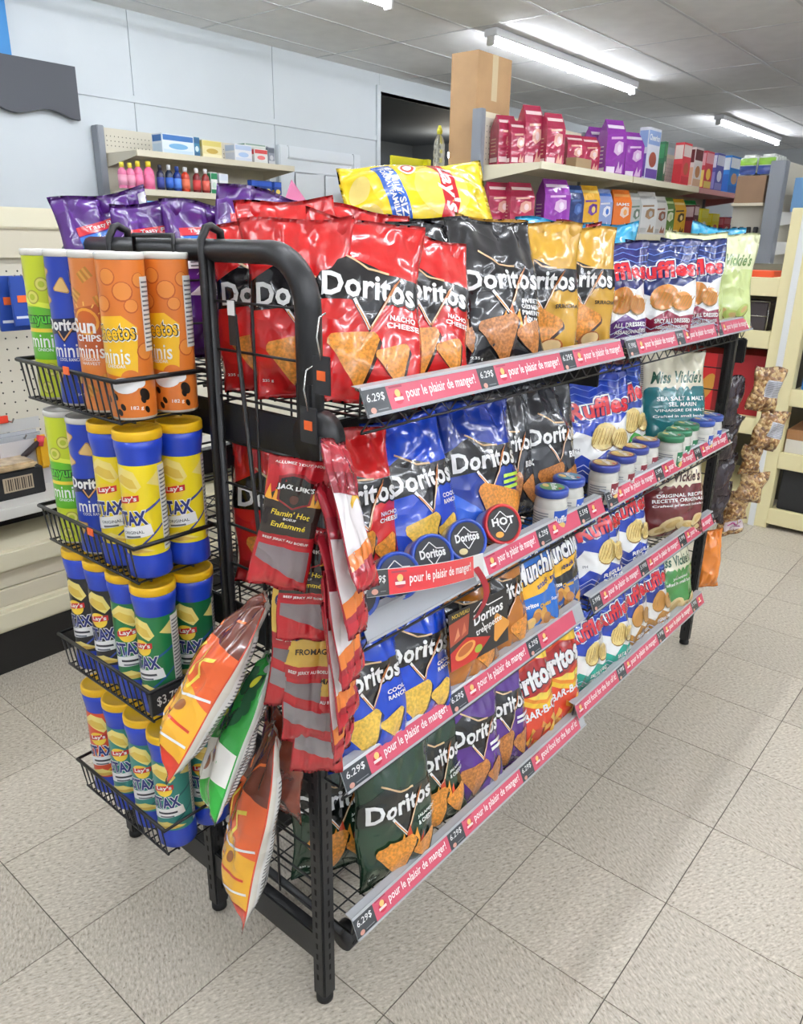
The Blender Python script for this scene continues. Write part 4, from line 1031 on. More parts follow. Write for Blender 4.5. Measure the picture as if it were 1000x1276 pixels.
        a.text('Funyuns', 0, .130, .066, .024, '17301a', bold=.09); a.text('Funyuns', 0, .130, .062, .021, '5ac83a', bold=.03); a.rect(-.026, .110, .028, .116, 'f0d040')
        a.text('minis', .004, .096, .05, .021, WH, bold=.01); a.text('ONION', .004, .082, .026, .005, WH, bold=.01)
    a.rect(.046, .10, .068, .205, 'e9e8e2')
    for q in range(15): a.rect(.048, .105 + q * .0065, .066, .1075 + q * .0065, '6d6e72')
    return a
CAN = {}
def can_master(kind):
    if kind in CAN: return CAN[kind]
    R = CR_
    t = thing('chip_can', 'x', 'chip can', group='chip cans in the end baskets')
    cyl = lambda V, off: np.stack([(R + off) * np.cos(V[:, 0] / R), (R + off) * np.sin(V[:, 0] / R), V[:, 1]], 1)
    if kind.startswith('mini_'):
        body = mat('paper_can', 'c8c4ba', rough=.35, coat=.3)
        MB().lathe([(R * .97, 0), (R, .003), (R, .230)], body, n=40).build('can_body', t)
        MB().lathe([(R * 1.0, .228), (R * 1.05, .229), (R * 1.05, .236), (R * 1.01, .238), (R * .95, .2375), (R * .93, .235), (R * .3, .235)], mat('clear_lid', 'dedcd4', rough=.25, coat=.5), n=40).build('lid', t)
        A_mini(kind[5:]).make('wrap_label', cyl, t, inkf=lambda c: mat('can_label', c, rough=.3, coat=.4), base=.0005, step=.00028)
    else:
        col, sw, nm = {'yellow': ('f2da1e', '3a4a9a', 1), 'black': ('1e1f22', '2f4aa8', 2), 'green': ('1f7a46', '2a5aa0', 3), 'darkgreen': ('17683c', '2a5aa0', 3), 'redc': ('e0502a', 'f2c030', 4), 'teal': ('2f8a80', '1d5f66', 5)}[kind]
        blue = mat('blue_can_plastic', '1e42bc', rough=.35, coat=.4)
        MB().lathe([(R * .98, 0), (R * 1.07, .004), (R * 1.07, .028), (R * .99, .040), (R * .985, .188), (R * 1.0, .192), (R * 1.10, .214), (R * 1.10, .228)], blue, n=40).build('can_body', t)
        MB().lathe([(R * 1.10, .226), (R * 1.13, .227), (R * 1.13, .238), (R * 1.09, .241), (R * 1.0, .241), (R * .97, .239), (R * .3, .239)], mat('yellow_lid', 'eebb16', rough=.4, bump=.15, bscale=120), n=40).build('lid', t)
        A_stax(col, sw, chipc='f0dc80').make('wrap_label', cyl, t, inkf=lambda c: mat('can_label', c, rough=.3, coat=.4), base=.0004, step=.00028)
    CAN[kind] = [t, False]
    return CAN[kind]
def can(kind, ix, iy, bi, label, rot=-60, dx=0, dy=0):
    ms = can_master(kind)
    t = ms[0] if not ms[1] else copytree(ms[0]); ms[1] = True
    x = BX0 + .045 + ix * .075 + dx; y = BY0 + .047 + iy * .075 + dy
    t.location = (x, y, BZ[bi] + .002); t.rotation_euler = (0, 0, math.radians(rot)); t['label'] = label
    return t
can('mini_ring', 0, 0, 0, 'lime green and yellow onion ring snack can in the top basket', rot=-62)
can('mini_tri', 1, 0, 0, 'tall dark blue tortilla snack can in the top basket', rot=-60)
can('mini_sun', 2, 0, 0, 'orange can with a white sun logo in the top basket', rot=-70)
can('mini_cheese', 3, 0, 0, 'front orange cheese snack can in the top basket corner', rot=-66)
can('mini_cheese', 3, 1, 0, 'rear orange cheese snack can in the top basket next to the wire grid', rot=-72)
can('mini_ring', 0, 0, 1, 'lime green and yellow onion ring snack can in the second basket', rot=-62)
can('mini_tri', 1, 0, 1, 'dark blue tortilla snack can in the second basket', rot=-48)
can('yellow', 2, 0, 1, 'yellow chip can with a yellow lid beside the dark blue can in the second basket', rot=-62)
can('yellow', 3, 0, 1, 'front corner yellow chip can in the second basket', rot=-72)
can('yellow', 3, 1, 1, 'rear right yellow chip can in the second basket, next to the wire grid', rot=-60)
can('yellow', 2, 1, 1, 'rear yellow chip can in the second basket with only its lid showing', rot=-60)
can('black', 0, 0, 2, 'leftmost black chip can in the third basket', rot=-72)
can('black', 1, 0, 2, 'black chip can next to the green ones in the third basket', rot=-66)
can('green', 2, 0, 2, 'green chip can beside the black one in the third basket', rot=-50)
can('green', 3, 0, 2, 'front corner green chip can in the third basket', rot=-78)
can('darkgreen', 3, 1, 2, 'dark green chip can at the rear of the third basket', rot=-60)
can('redc', 0, 0, 3, 'red and orange chip can at the left of the bottom basket', rot=-58)
can('teal', 1, 0, 3, 'teal chip can beside the red one in the bottom basket', rot=-56)
can('teal', 2, 0, 3, 'teal chip can between two teal cans at the front of the bottom basket', rot=-56)
can('teal', 3, 0, 3, 'front corner teal chip can in the bottom basket', rot=-60)
can('teal', 3, 1, 3, 'rear teal chip can in the bottom basket behind the hanging flame bag', rot=-50)

# ------------------------------------------------------------------ bags hanging on the rack end
nL = Vector(-CR * .95 - CD * .30)
def hang(d, p_top, yt, p_bot, yb, label, W, T, n=nL, name='hanging_snack_bag', cat='snack bag', back=BACKP, **kw):
    a, b_ = ony(*p_top, yt), ony(*p_bot, yb)
    H = float(np.linalg.norm(a - b_))
    return bag(DES[d] if isinstance(d, str) else d, label, None, W=W, H=H, T=T, mtx=frame(b_, a, n), name=name, cat=cat, back=back, **kw)
hang('flame', (332, 742), -.42, (208, 950), -.575, 'orange flame snack bag hanging tilted in front of the can baskets', .13, .075, top=.5, gather=.55, wr=1.2)
hang('green', (334, 815), -.41, (262, 1008), -.53, 'green and white snack bag hanging below the upper flame bag', .12, .065, top=.5, gather=.6, wr=1.2)
hang('flame', (343, 905), -.41, (298, 1122), -.47, 'orange flame snack bag hanging lowest, close to the floor', .14, .08, top=.5, gather=.6, wr=1.2)
hang(('7a2f1c', None), (352, 885), -.39, (352, 1010), -.39, 'narrow brown brick patterned snack bag behind the lowest flame bag', .10, .03, top=.5, back=None, n=Vector(-CR * .6 - CD * .8))
b = MB(); p0 = ony(292, 392, -.375); p1 = ony(331, 742, -.39); p2 = ony(336, 910, -.39)
b.tube([p0, p1, p2], .0035, WIREM, n=6); ho = b.build('hanging_strip'); tag(ho, 'black merchandising strip hanging on the end wire grid', 'hang strip')
q = ony(290, 400, -.382)
MB().box((q[0] - .008, q[1] - .002, q[2] - .035), (q[0] + .008, q[1], q[2] + .03), mat('strip_label', '1a1b1d', rough=.4)).build('strip_label', ho)
MB().box((q[0] - .0078, q[1] - .0028, q[2] + .008), (q[0] + .0078, q[1] - .002, q[2] + .029), mat('white_label', 'e8e8e6', rough=.5)).build('strip_label_top', ho)
# jerky pouches
def A_jerk(kind):
    a = Art(.06)
    if kind == 'hot':
        a.rect(-.5, 1.36, .5, 1.45, 'b01a26'); a.text('ALLUMEZ TOUT NOIR', 0, 1.405, .8, .025, 'f0dcd8', bold=.02)
        a.poly([(-.5, .62), (.5, .66), (.5, 1.0), (.3, 1.1), (.0, 1.02), (-.3, 1.12), (-.5, 1.0)], '2b201d')
        for x in (-.42, -.3, .3, .4): a.poly([(x - .06, 1.0), (x + .06, 1.0), (x, 1.16)], 'e8a02a')
        a.poly([(-.3, 1.27), (0, 1.33), (.3, 1.27), (.28, 1.02), (0, .93), (-.28, 1.02)], '8a1c22'); a.poly([(-.26, 1.25), (0, 1.30), (.26, 1.25), (.24, 1.03), (0, .955), (-.24, 1.03)], '1d1a1a')
        a.text("JACK LINK'S", 0, 1.17, .62, .075, '1a1414', bold=.08); a.text("JACK LINK'S", 0, 1.172, .58, .065, WH, bold=.035); a.ell(0, 1.05, .07, .05, '5a2a24')
        a.text("Flamin' Hot", 0, .88, .66, .062, 'e0c83a', bold=.02, shear=.3); a.text('BOEUF', 0, .82, .22, .025, WH, bold=.01); a.text('Enflammé', 0, .75, .6, .06, 'e0c83a', bold=.02, shear=.3)
        a.rect(-.5, .54, .5, .62, 'b01a26'); a.text('BEEF JERKY AU BOEUF', 0, .58, .8, .034, WH, bold=.02)
        a.poly([(-.44, .5), (.44, .5), (.44, .14), (-.44, .34)], '877a7c')
    else:
        a.rect(-.5, .78, .5, 1.2, 'd4ae4a'); a.ell(-.3, 1.1, .14, .08, '2a2a5a'); a.text('jerky', -.3, 1.1, .22, .05, 'e8dcd0', bold=.02); a.text('CHEDDAR', .12, 1.06, .4, .05, '3a2c12', bold=.02); a.text('FROMAGE', .06, .92, .7, .055, '3a2c12', bold=.03)
        a.rect(-.5, .66, .5, .78, 'b01a26'); a.text('BEEF JERKY AU BOEUF', 0, .72, .8, .04, WH, bold=.02)
        a.poly([(-.46, .62), (.46, .62), (.46, .40), (-.46, .52)], '7a7274'); a.poly([(-.46, .42), (.46, .30), (.46, .14), (-.46, .26)], '8a8284')
    return a
JH = ('c2202a', A_jerk('hot')); JO = ('b8222a', A_jerk('orig'))
nC = Vector(-CD + CR * .12)
hang(JH, (377, 572), -.458, (343, 732), -.474, 'red and black jerky pouch hanging on the front corner of the rack', .082, .016, n=nC, name='jerky_pouch', cat='jerky pouch', back=None, top=.15, bot=.12, wr=.5)
for k, (d_, pt, pb, lb) in enumerate(((JH, (384, 655), (378, 798), 'second red and black jerky pouch, under the front one'), (JO, (377, 700), (363, 880), 'yellow and red jerky pouch in the middle of the strip'), (JO, (391, 735), (380, 925), 'yellow and red jerky pouch second from the bottom of the strip'), (JO, (401, 772), (394, 962), 'lowest yellow and red jerky pouch, ending at the rack leg'))):
    hang(d_, pt, -.432 + .011 * k, pb, -.442 + .011 * k, lb, .080, .014, n=nC, name='jerky_pouch', cat='jerky pouch', back=None, top=.15, bot=.12, wr=.6)
def A_edge():
    a = Art(.06); a.rect(-.5, .35, .5, 1.05, 'e3dcdc'); a.poly([(-.5, .2), (.5, .4), (.5, .55), (-.5, .35)], 'd8742c'); a.stroke([(-.1, .8), (.1, .9), (.3, .82)], .06, 'e0b030'); a.poly([(-.5, .95), (.5, .85), (.5, 1.1), (-.5, 1.15)], '8a1a2a'); a.poly([(-.5, .05), (.5, .05), (.5, .25), (-.5, .15)], 'b81f2c')
    return a
JE = ('a3202e', A_edge())
nE = Vector(CR * .93 - CD * .36)
for k, (pt, pb, lb) in enumerate((((412, 548), (458, 735), 'uppermost white and red pouch seen edge on beside the second shelf'), ((410, 600), (448, 790), 'second white and red pouch from the top, seen edge on'), ((411, 660), (440, 850), 'middle white and red pouch seen edge on beside the blue bags'), ((413, 700), (434, 900), 'second lowest white and red pouch seen edge on'), ((415, 740), (428, 938), 'lowest white and red pouch seen edge on, its tip at the third rail'))):
    hang(JE, pt, -.425, pb, -.445 + .008 * k, lb, .07, .018, n=nE, name='jerky_pouch', cat='jerky pouch', back=None, top=.15, bot=.12, wr=.7)
b = MB(); p0 = ony(400, 545, -.385); p1 = ony(404, 930, -.385); b.tube([p0, p1], .003, WIREM, n=6); tag(b.build('hanging_strip'), 'black strip carrying the jerky pouches on the front post', 'hang strip')

# nut bags hanging on the far end
def mat_nuts():
    m = bpy.data.materials.new('nut_mix'); m.use_nodes = True; nt = m.node_tree; b = nt.nodes['Principled BSDF']
    tc = nt.nodes.new('ShaderNodeTexCoord'); v = nt.nodes.new('ShaderNodeTexVoronoi'); v.inputs['Scale'].default_value = 95; nt.links.new(tc.outputs['Object'], v.inputs['Vector'])
    r_ = nt.nodes.new('ShaderNodeValToRGB'); e = r_.color_ramp.elements; e[0].color = srgb('6a4322') + (1,); e[1].color = srgb('e2c58a') + (1,); x = e.new(.5); x.color = srgb('a8763c') + (1,)
    sp = nt.nodes.new('ShaderNodeSeparateColor'); nt.links.new(v.outputs['Color'], sp.inputs[0]); nt.links.new(sp.outputs[0], r_.inputs[0]); nt.links.new(r_.outputs[0], b.inputs['Base Color'])
    bp = nt.nodes.new('ShaderNodeBump'); bp.invert = True; bp.inputs['Strength'].default_value = .8; bp.inputs['Distance'].default_value = .006; nt.links.new(v.outputs['Distance'], bp.inputs['Height']); nt.links.new(bp.outputs['Normal'], b.inputs['Normal'])
    b.inputs['Roughness'].default_value = .3; b.inputs['Coat Weight'].default_value = .8; b.inputs['Coat Roughness'].default_value = .1
    return m
NUT = mat_nuts()
DNB = mat('dark_film', '2a1c26', rough=.25, coat=.6)
a_n = Art(.06); a_n.rect(-.1, .5, .46, 1.05, 'b9b9be'); 
for k in range(9): a_n.rect(-.06, .54 + k * .055, .42, .56 + k * .055, '7a7a80')
a_p = Art(.06); a_p.rect(-.3, .3, .45, .8, 'd8c8cc'); a_p.stroke([(-.2, .6), (0, .72), (.1, .56), (.3, .7)], .06, 'b04a8a'); a_p.stroke([(-.1, .4), (.1, .5), (.3, .42)], .05, '8a3a7a')
for k, (pc, W, H, ro, art, lb) in enumerate((((950, 485), .115, .15, 8, a_n, 'topmost nut bag with a silver label hanging at the far rack end'), ((952, 535), .115, .14, 14, a_n, 'second nut bag from the top at the far rack end'), ((935, 572), .08, .11, 0, None, 'small third nut bag from the top at the far rack end'), ((932, 605), .11, .12, 12, None, 'wide fourth nut bag from the top at the far rack end'), ((918, 630), .09, .11, 0, None, 'fifth nut bag from the top at the far rack end'), ((912, 648), .11, .12, -10, a_p, 'lowest nut bag with pink lettering at the far rack end'))):
    c = ony(*pc, 1.64 + .03 * k)
    F, B = bag_grid(W, H, .04, 900 + k, nu=21, nv=25, wr=1.3)
    o = obj('nut_bag', bag_mesh('nut_bag', F, B, NUT)); tag(o, lb, 'nut bag')
    if art: art.make('printed_label', grid_map(F, GAP), o)
    o.matrix_world = Matrix.Translation(Vector((c[0], c[1], c[2] - H / 2))) @ Matrix.Rotation(math.radians(50), 4, 'Z') @ Matrix.Rotation(math.radians(ro), 4, 'Y')
for k, (pc, lb) in enumerate((((905, 500), 'dark plum snack pouch hanging highest at the far rack end'), ((902, 545), 'dark plum snack pouch second from the top at the far rack end'), ((896, 590), 'dark plum snack pouch third from the top at the far rack end'), ((890, 625), 'lowest dark plum snack pouch at the far rack end'))):
    c = ony(*pc, 1.56 + .03 * k)
    F, B = bag_grid(.10, .17, .03, 950 + k, nu=21, nv=25, wr=1.6)
    o = obj('snack_pouch', bag_mesh('snack_pouch', F, B, DNB)); tag(o, lb, 'snack pouch'); o.matrix_world = Matrix.Translation(Vector((c[0], c[1], c[2] - .085))) @ Matrix.Rotation(math.radians(60), 4, 'Z') @ Matrix.Rotation(math.radians(8), 4, 'Y')
c0 = ony(916, 440, 1.60); b = MB(); b.box((c0[0] - .03, c0[1] - .01, c0[2] - .03), (c0[0] + .03, c0[1] + .01, c0[2] + .05), BLACKM, bev=.004); b.tube([(c0[0], c0[1], c0[2]), (c0[0] - .02, c0[1], .42)], .004, WIREM, n=6); b.wire((c0[0], c0[1], c0[2] + .03), (XF, YE, c0[2] + .03), .006, WIREM)
tag(b.build('hanging_strip'), 'black clip strip holding the nut bags at the far rack end', 'hang strip')
bag(('e8852a', None), 'orange snack bag low on the far end of the rack', (-.40, 1.60, .20), W=.10, H=.22, T=.05, face=-40, name='chip_bag')
# ------------------------------------------------------------------ background
CREAM = mat('cream_enamel', 'e6dfc4', rough=.4); CREAM2 = mat('cream_panel', 'd8d0ba', rough=.5)
PEGM = mat('peg_board', 'd5cfbd', rough=.6); UPR = mat('steel_upright', '8d9299', rough=.45, metal=.15); HOLE = mat('peg_hole', '2c2a26', rough=.9); KICK = mat('black_kick', '1c1b1a', rough=.5)
PALE = mat('pale_yellow_paint', 'e9dfb0', rough=.55, bump=.05, bscale=60)
def peg(mb, x, y0, y1, z0, z1, step=.0254 * 1.5, r=.004):
    ny, nz = int((y1 - y0) / step), int((z1 - z0) / step)
    for i in range(ny):
        for j in range(nz):
            y, z = y0 + (i + .5) * step, z0 + (j + .5) * step
            mb.add([(x, y - r, z), (x, y, z - r), (x, y + r, z), (x, y, z + r)], [(0, 1, 2, 3)], HOLE)
def lip_shelf(parent, xb, xf, y0, y1, z, m, lip=.035, th=.02, nm='shelf'):
    s = 1 if xf > xb else -1
    b = MB(); b.box((min(xb, xf - .013 * s), y0, z - th), (max(xb, xf - .013 * s), y1, z), m); b.box((min(xf - .012 * s, xf), y0, z - lip), (max(xf - .012 * s, xf), y1, z + .004), m)
    o = b.build(nm, parent)
    for y in (y0, y1 - .004):
        MB().prism([(xb, z - .001), (xf - .0135 * s, z - .001), (xf - .0135 * s, z - lip), (xb, z - .09)], 'y', y - .002 if y == y0 else y + .002, y + .002 if y == y0 else y + .006, m).build('bracket', parent)
    return o
def boxy(name, label, cat, x0, x1, y0, y1, z, h, cols, words=(), group=None, face='x'):
    """printed carton; art on the +X face and the -Y face"""
    o = MB().box((x0, y0, z), (x1, y1, z + h), board(cols[0]), bev=.001).build(name); tag(o, label, cat, group)
    w_, d_ = y1 - y0, x1 - x0
    a = Art(.5); a.rect(w_ * .03, h * .68, w_ * .97, h * .95, cols[1]); a.rect(w_ * .03, h * .04, w_ * .97, h * .22, cols[2]); a.ell(w_ * .5, h * .40, w_ * .30, h * .15, cols[3 % len(cols)])
    for i, t in enumerate(words): a.text(t, w_ / 2, h * (.82 - i * .22), w_ * .8, h * .12, WH if i == 0 else '2a2a30', bold=.03)
    a.make('printed_front', lambda V, off: np.stack([x1 + off, y0 + V[:, 0], z + V[:, 1]], 1), o, inkf=board, base=.0004, step=.0002)
    a2 = Art(.5); a2.rect(d_ * .06, h * .06, d_ * .94, h * .5, cols[2]); a2.rect(d_ * .06, h * .62, d_ * .94, h * .94, cols[1])
    a2.make('printed_side', lambda V, off: np.stack([x0 + V[:, 0], y0 - off, z + V[:, 1]], 1), o, inkf=board, base=.0004, step=.0002)
    return o
# low gondola at the left
G = thing('low_gondola', 'low cream gondola with peg board back and black kick base at the left', 'gondola')
gy0, gy1 = -2.2, 2.96
MB().box((-2.52, gy0, .0), (-2.48, gy1, 1.40), PEGM).build('back_panel', G)
MB().box((-2.53, gy0, 1.31), (-2.455, gy1, 1.405), CREAM2).build('top_panel', G)
MB().box((-2.54, gy0, 1.405), (-2.44, gy1, 1.475), CREAM, bev=.006).build('top_rail', G)
h = MB(); peg(h, -2.4795, -.4, .9, .56, 1.30); h.build('peg_holes', G)['kind'] = 'stuff'
MB().box((-2.48, gy0, 0), (-2.055, gy1, .145), KICK).build('kick_base', G)
MB().box((-2.48, gy0, .145), (-2.045, gy1, .225), CREAM, bev=.012).build('base_lip', G)
MB().box((-2.48, gy0, .225), (-2.075, gy1, .285), CREAM2, bev=.003).build('base_panel', G)
MB().box((-2.48, gy0, .287), (-2.08, gy1, .345), CREAM2, bev=.003).build('base_panel', G)
MB().box((-2.48, gy0, .347), (-2.06, gy1, .42), CREAM, bev=.010).build('base_deck', G)
h = MB().box((-2.46, gy0, .42), (-2.30, gy1, .50), KICK); peg(h, -2.2995, -.4, .9, .42, .50); h.build('black_peg_strip', G)
b = MB().box((-2.48, gy0, .50), (-2.12, gy1, .54), mat('white_shelf', 'e4e2dc', rough=.4), bev=.004); b.build('shelf', G)
# things on the low gondola
def hook(parent, x, y, z): MB().tube([(x, y, z), (x + .16, y, z), (x + .175, y, z + .015)], .003, mat('chrome_wire', 'b8b8b8', rough=.25, metal=.9), n=5).build('peg_hook', parent)
for (px, py, W, H, lb) in ((14, 378, .10, .18, 'blue carded pack hanging on a peg hook at the left edge'), (30, 375, .09, .16, 'second blue carded pack tilted behind the lime can')):
    p = onx(px, py, -2.36 + (.05 if px > 20 else 0)); t = thing('carded_pack', lb, 'carded pack')
    MB().box((p[0], p[1] - W / 2, p[2] - H / 2), (p[0] + .012, p[1] + W / 2, p[2] + H / 2), board('20459c'), bev=.002).build('card', t)
    MB().box((p[0] + .012, p[1] - W * .3, p[2] - H * .02), (p[0] + .014, p[1] + W * .3, p[2] + H * .12), board('f0692c')).build('sticker', t)
    MB().box((p[0] + .012, p[1] - W * .42, p[2] - H * .35), (p[0] + .013, p[1] + W * .42, p[2] - H * .3), board('dcdfe8')).build('print', t)
    hook(t, -2.48, p[1], p[2] + H / 2 - .01)
p = onx(12, 545, -2.36); t = thing('blister_pack', 'clear blister pack hanging left of the lime can', 'blister pack')
MB().box((p[0], p[1] - .10, p[2] - .14), (p[0] + .03, p[1] + .10, p[2] + .02), mat('clear_blister', 'b9bcc0', rough=.12, coat=.8), bev=.012).build('blister', t); MB().box((p[0], p[1] - .11, p[2] + .02), (p[0] + .004, p[1] + .11, p[2] + .06), board('c9c9c6')).build('card', t); MB().box((p[0] + .004, p[1] - .06, p[2] + .055), (p[0] + .012, p[1] + .0, p[2] + .08), board('e8442c')).build('header', t); hook(t, -2.48, p[1], p[2] + .06)
p = onx(40, 585, -2.30); t = thing('cable_pack', 'carded pack with a black and red cable below the top basket', 'cable pack')
MB().box((p[0], p[1] - .10, p[2] - .13), (p[0] + .004, p[1] + .10, p[2] + .11), board('d2cfd0')).build('card', t)
MB().tube([(p[0] + .02, p[1] + .03, p[2] + .1), (p[0] + .02, p[1] - .03, p[2] + .06), (p[0] + .02, p[1] - .045, p[2]), (p[0] + .02, p[1] - .01, p[2] - .06), (p[0] + .02, p[1] + .02, p[2] - .11)], .010, mat('cable_rubber', '2a1c1e', rough=.5), n=8).build('cable', t)
MB().tube([(p[0] + .02, p[1] + .03, p[2] + .085), (p[0] + .02, p[1] + .04, p[2] + .12)], .014, mat('red_clip', 'd83a4a', rough=.5), n=8).build('clip', t); hook(t, -2.48, p[1], p[2] + .11)
p = onx(48, 548, -2.30); t = MB().box((p[0], p[1] - .02, p[2] - .10), (p[0] + .03, p[1] + .025, p[2] + .02), mat('yellow_plastic', 'e8b024', rough=.4), bev=.01).build('work_glove_pack'); tag(t, 'small yellow hanging pack beside the lime can in the second basket', 'hanging pack')
p = onx(24, 632, -2.20); t = thing('black_carton', 'black carton with a barcode on the low gondola shelf', 'carton')
MB().box((-2.42, p[1] - .13, .54), (-2.20, p[1] + .10, .635), board('242426'), bev=.003).build('box', t); MB().box((-2.20, p[1] - .04, .565), (-2.199, p[1] + .06, .615), board('b9a890')).build('barcode_label', t)
k = MB()
for i in range(12): k.box((-2.199, p[1] - .032 + i * .0075, .57), (-2.1985, p[1] - .032 + i * .0075 + (.004 if i % 3 else .002), .61), board('3a3028'))
k.build('barcode', t)
t = MB().box((-2.42, p[1] - .10, .637), (-2.19, p[1] + .08, .66), mat('bagged_tray', 'c8b08a', rough=.25, coat=.6, noise=.25, nscale=30), bev=.008).build('flat_pack'); tag(t, 'flat clear bagged pack lying on the black carton', 'flat pack')

# wall gondola with medicine bottles
Gw = thing('wall_shelf_unit', 'grey and cream wall shelf unit holding bottles and boxes on the white wall', 'shelf unit')
wy0, wy1 = 1.98, 3.42
MB().box((-4.98, wy0 + .03, 0), (-4.93, wy1, 2.085), PEGM).build('back_panel', Gw)
h = MB(); peg(h, -4.9295, wy0 + .04, wy1, 1.96, 2.07, step=.03, r=.0045); h.build('peg_holes', Gw)['kind'] = 'stuff'
MB().box((-4.99, wy0 - .02, 0), (-4.91, wy0 + .03, 2.095), UPR, bev=.004).build('upright', Gw)
MB().box((-4.99, wy1, 0), (-4.91, wy1 + .05, 2.095), UPR, bev=.004).build('upright', Gw)
lip_shelf(Gw, -4.93, -4.55, wy0 + .04, wy1, 1.925, CREAM2); lip_shelf(Gw, -4.93, -4.55, wy0 + .04, wy1, 1.685, CREAM2); lip_shelf(Gw, -4.93, -4.5, wy0 + .04, wy1, 1.40, CREAM2)
def bx(px, X, z, w_, h, dpt, cols, name, label, cat, words=(), group=None, dy=0):
    y = onx(px[0], px[1], X)[1] + dy
    return boxy(name, label, cat, X - dpt, X, y - w_ / 2, y + w_ / 2, z, h, cols, words, group)
for (px, w_, cols, wd, h, lb) in (((222, 178), .26, ('dfe8f0', '3a6fb0', 'c9dcea', '7ab0d8'), (), .125, 'white and blue carton at the left of the top wall shelf'), ((245, 180), .05, ('3a7a9a', '2a5a80', '2a5a80', 'd8e8e8'), (), .125, 'narrow teal carton beside the white and blue one'), ((264, 182), .17, ('e6d9a0', 'd8c870', 'efe6c0', 'c8a850'), (), .115, 'pale yellow carton on the top wall shelf'),
        ((303, 186), .16, ('e6e6ea', 'b8c8e0', 'd2d8e6', 'a8c0e0'), (), .115, 'white carton with blue print on the top wall shelf'), ((325, 188), .13, ('e8e8e4', 'd84a4a', 'e0e0dc', 'e87a7a'), (), .10, 'white carton with red print on the top wall shelf'), ((338, 188), .06, ('8a8f9a', '5a606a', 'c8c8cc', 'c8c8cc'), (), .12, 'grey carton at the right end of the top wall shelf')):
    bx(px, -4.58, 1.926, w_, h, .12, cols, 'carton', lb, 'carton', wd)
t = boxy('carton', 'flat white and green carton lying on another carton at the top wall shelf', 'carton', -4.74, -4.60, onx(318, 178, -4.6)[1] - .10, onx(318, 178, -4.6)[1] + .10, 2.028, .03, ('d8dcd4', '7a9a8a', 'c8ccc4'))
def bottle(px, X, z, h, R, body, cap, lab, label, neck=.25):
    y = onx(px[0], px[1], X)[1]
    t = thing('bottle', label, 'bottle', (X, y, z), group='bottles on the wall shelf')
    MB().lathe([(R * .95, 0), (R, .004), (R, h * .62), (R * .8, h * .72), (R * .45, h * .78), (R * .45, h * .82)], mat('bottle_plastic', body, rough=.2, coat=.5), n=18).build('bottle_body', t)
    MB().lathe([(R * .5, h * .80), (R * .52, h * .98), (R * .4, h)], mat('bottle_cap', cap, rough=.4), n=14).build('cap', t)
    MB().lathe([(R * 1.02, h * .12), (R * 1.02, h * .52)], board(lab), n=18).build('wrap_label', t)
for i, (px, body, cap, lab, h, R, lb) in enumerate(((153, 'e07aa0', 'e8d84a', 'e8a0b8', .16, .029, 'leftmost pink bottle on the lower wall shelf'), (163, 'e07aa0', 'e8d84a', 'e8a0b8', .16, .029, 'second pink bottle on the lower wall shelf'), (173, 'e86a98', 'f0d83a', 'f080a8', .175, .031, 'third pink bottle with a yellow cap on the lower wall shelf'), (186, 'e86a98', 'f0d83a', 'f080a8', .18, .036, 'rightmost pink bottle with a yellow cap on the lower wall shelf'),
        (200, '2a2a4a', '2a2a3a', '3a4a9a', .165, .026, 'dark bottle beside the pink ones'), (211, '22304a', 'e8e8e8', '3a6ac8', .17, .028, 'dark blue bottle with a white cap'), (221, '1e3a8a', '2a4a9a', '5a8ae0', .165, .028, 'blue bottle with a blue cap'), (231, 'c8402a', 'd8d8d8', 'e07050', .165, .03, 'orange red bottle beside the blue ones'), (245, '7a2028', 'e8e8e8', 'd84a4a', .165, .028, 'red bottle with a white cap, left of its twin'), (256, '8a2a2a', 'e8e8e8', 'e06a5a', .165, .028, 'red bottle with a white cap, next to the green carton'))):
    bottle((px, 225), -4.60, 1.686, h, R, body, cap, lab, lb)
for (px, w_, h, cols, lb) in ((267, .06, .15, ('e8ece8', '2a8a5a', '2a8a5a', 'c8e0d0'), 'white and green medicine carton'), (279, .08, .145, ('e8ebf0', 'd8e0ec', '3a5aa0', 'd0d8e8'), 'white and blue medicine carton'), (292, .06, .075, ('2f62c0', '4a80e0', '2a50a8', 'e8ecf8'), 'small blue medicine carton'), (303, .06, .08, ('e8a0a8', 'd85a6a', 'f0d8d8', 'e8e8e8'), 'small pink medicine carton'), (310, .05, .07, ('3a6ac8', '5a8ae0', 'e8ecf8', 'e8ecf8'), 'small blue and white medicine carton')):
    bx((px, 228), -4.60, 1.686, w_, h, .06, cols, 'carton', lb + ' on the lower wall shelf', 'carton')
for k, px in enumerate((318, 326, 334, 346)):
    bx((px, 228), -4.59 - .0 * k, 1.686, .075, .12, .05, ('23408e', '2f5ac0', 'e0b84a', 'e8c860'), 'carton', ('dark blue carton with a gold figure, ' + ('first', 'second', 'third', 'last')[k] + ' of four on the lower wall shelf'), 'carton')
for k, (px, c, lb) in enumerate(((163, 'e06a9a', 'pale blue card pack behind the purple bags'), (185, '5a4a4a', 'card pack with dark balls behind the purple bags'))):
    y = onx(px, 262, -4.46)[1]
    boxy('card_pack', lb, 'card pack', -4.47, -4.455, y - .085, y + .085, 1.42, .19, ('6aa8d8', 'd8ecf4', c, c))
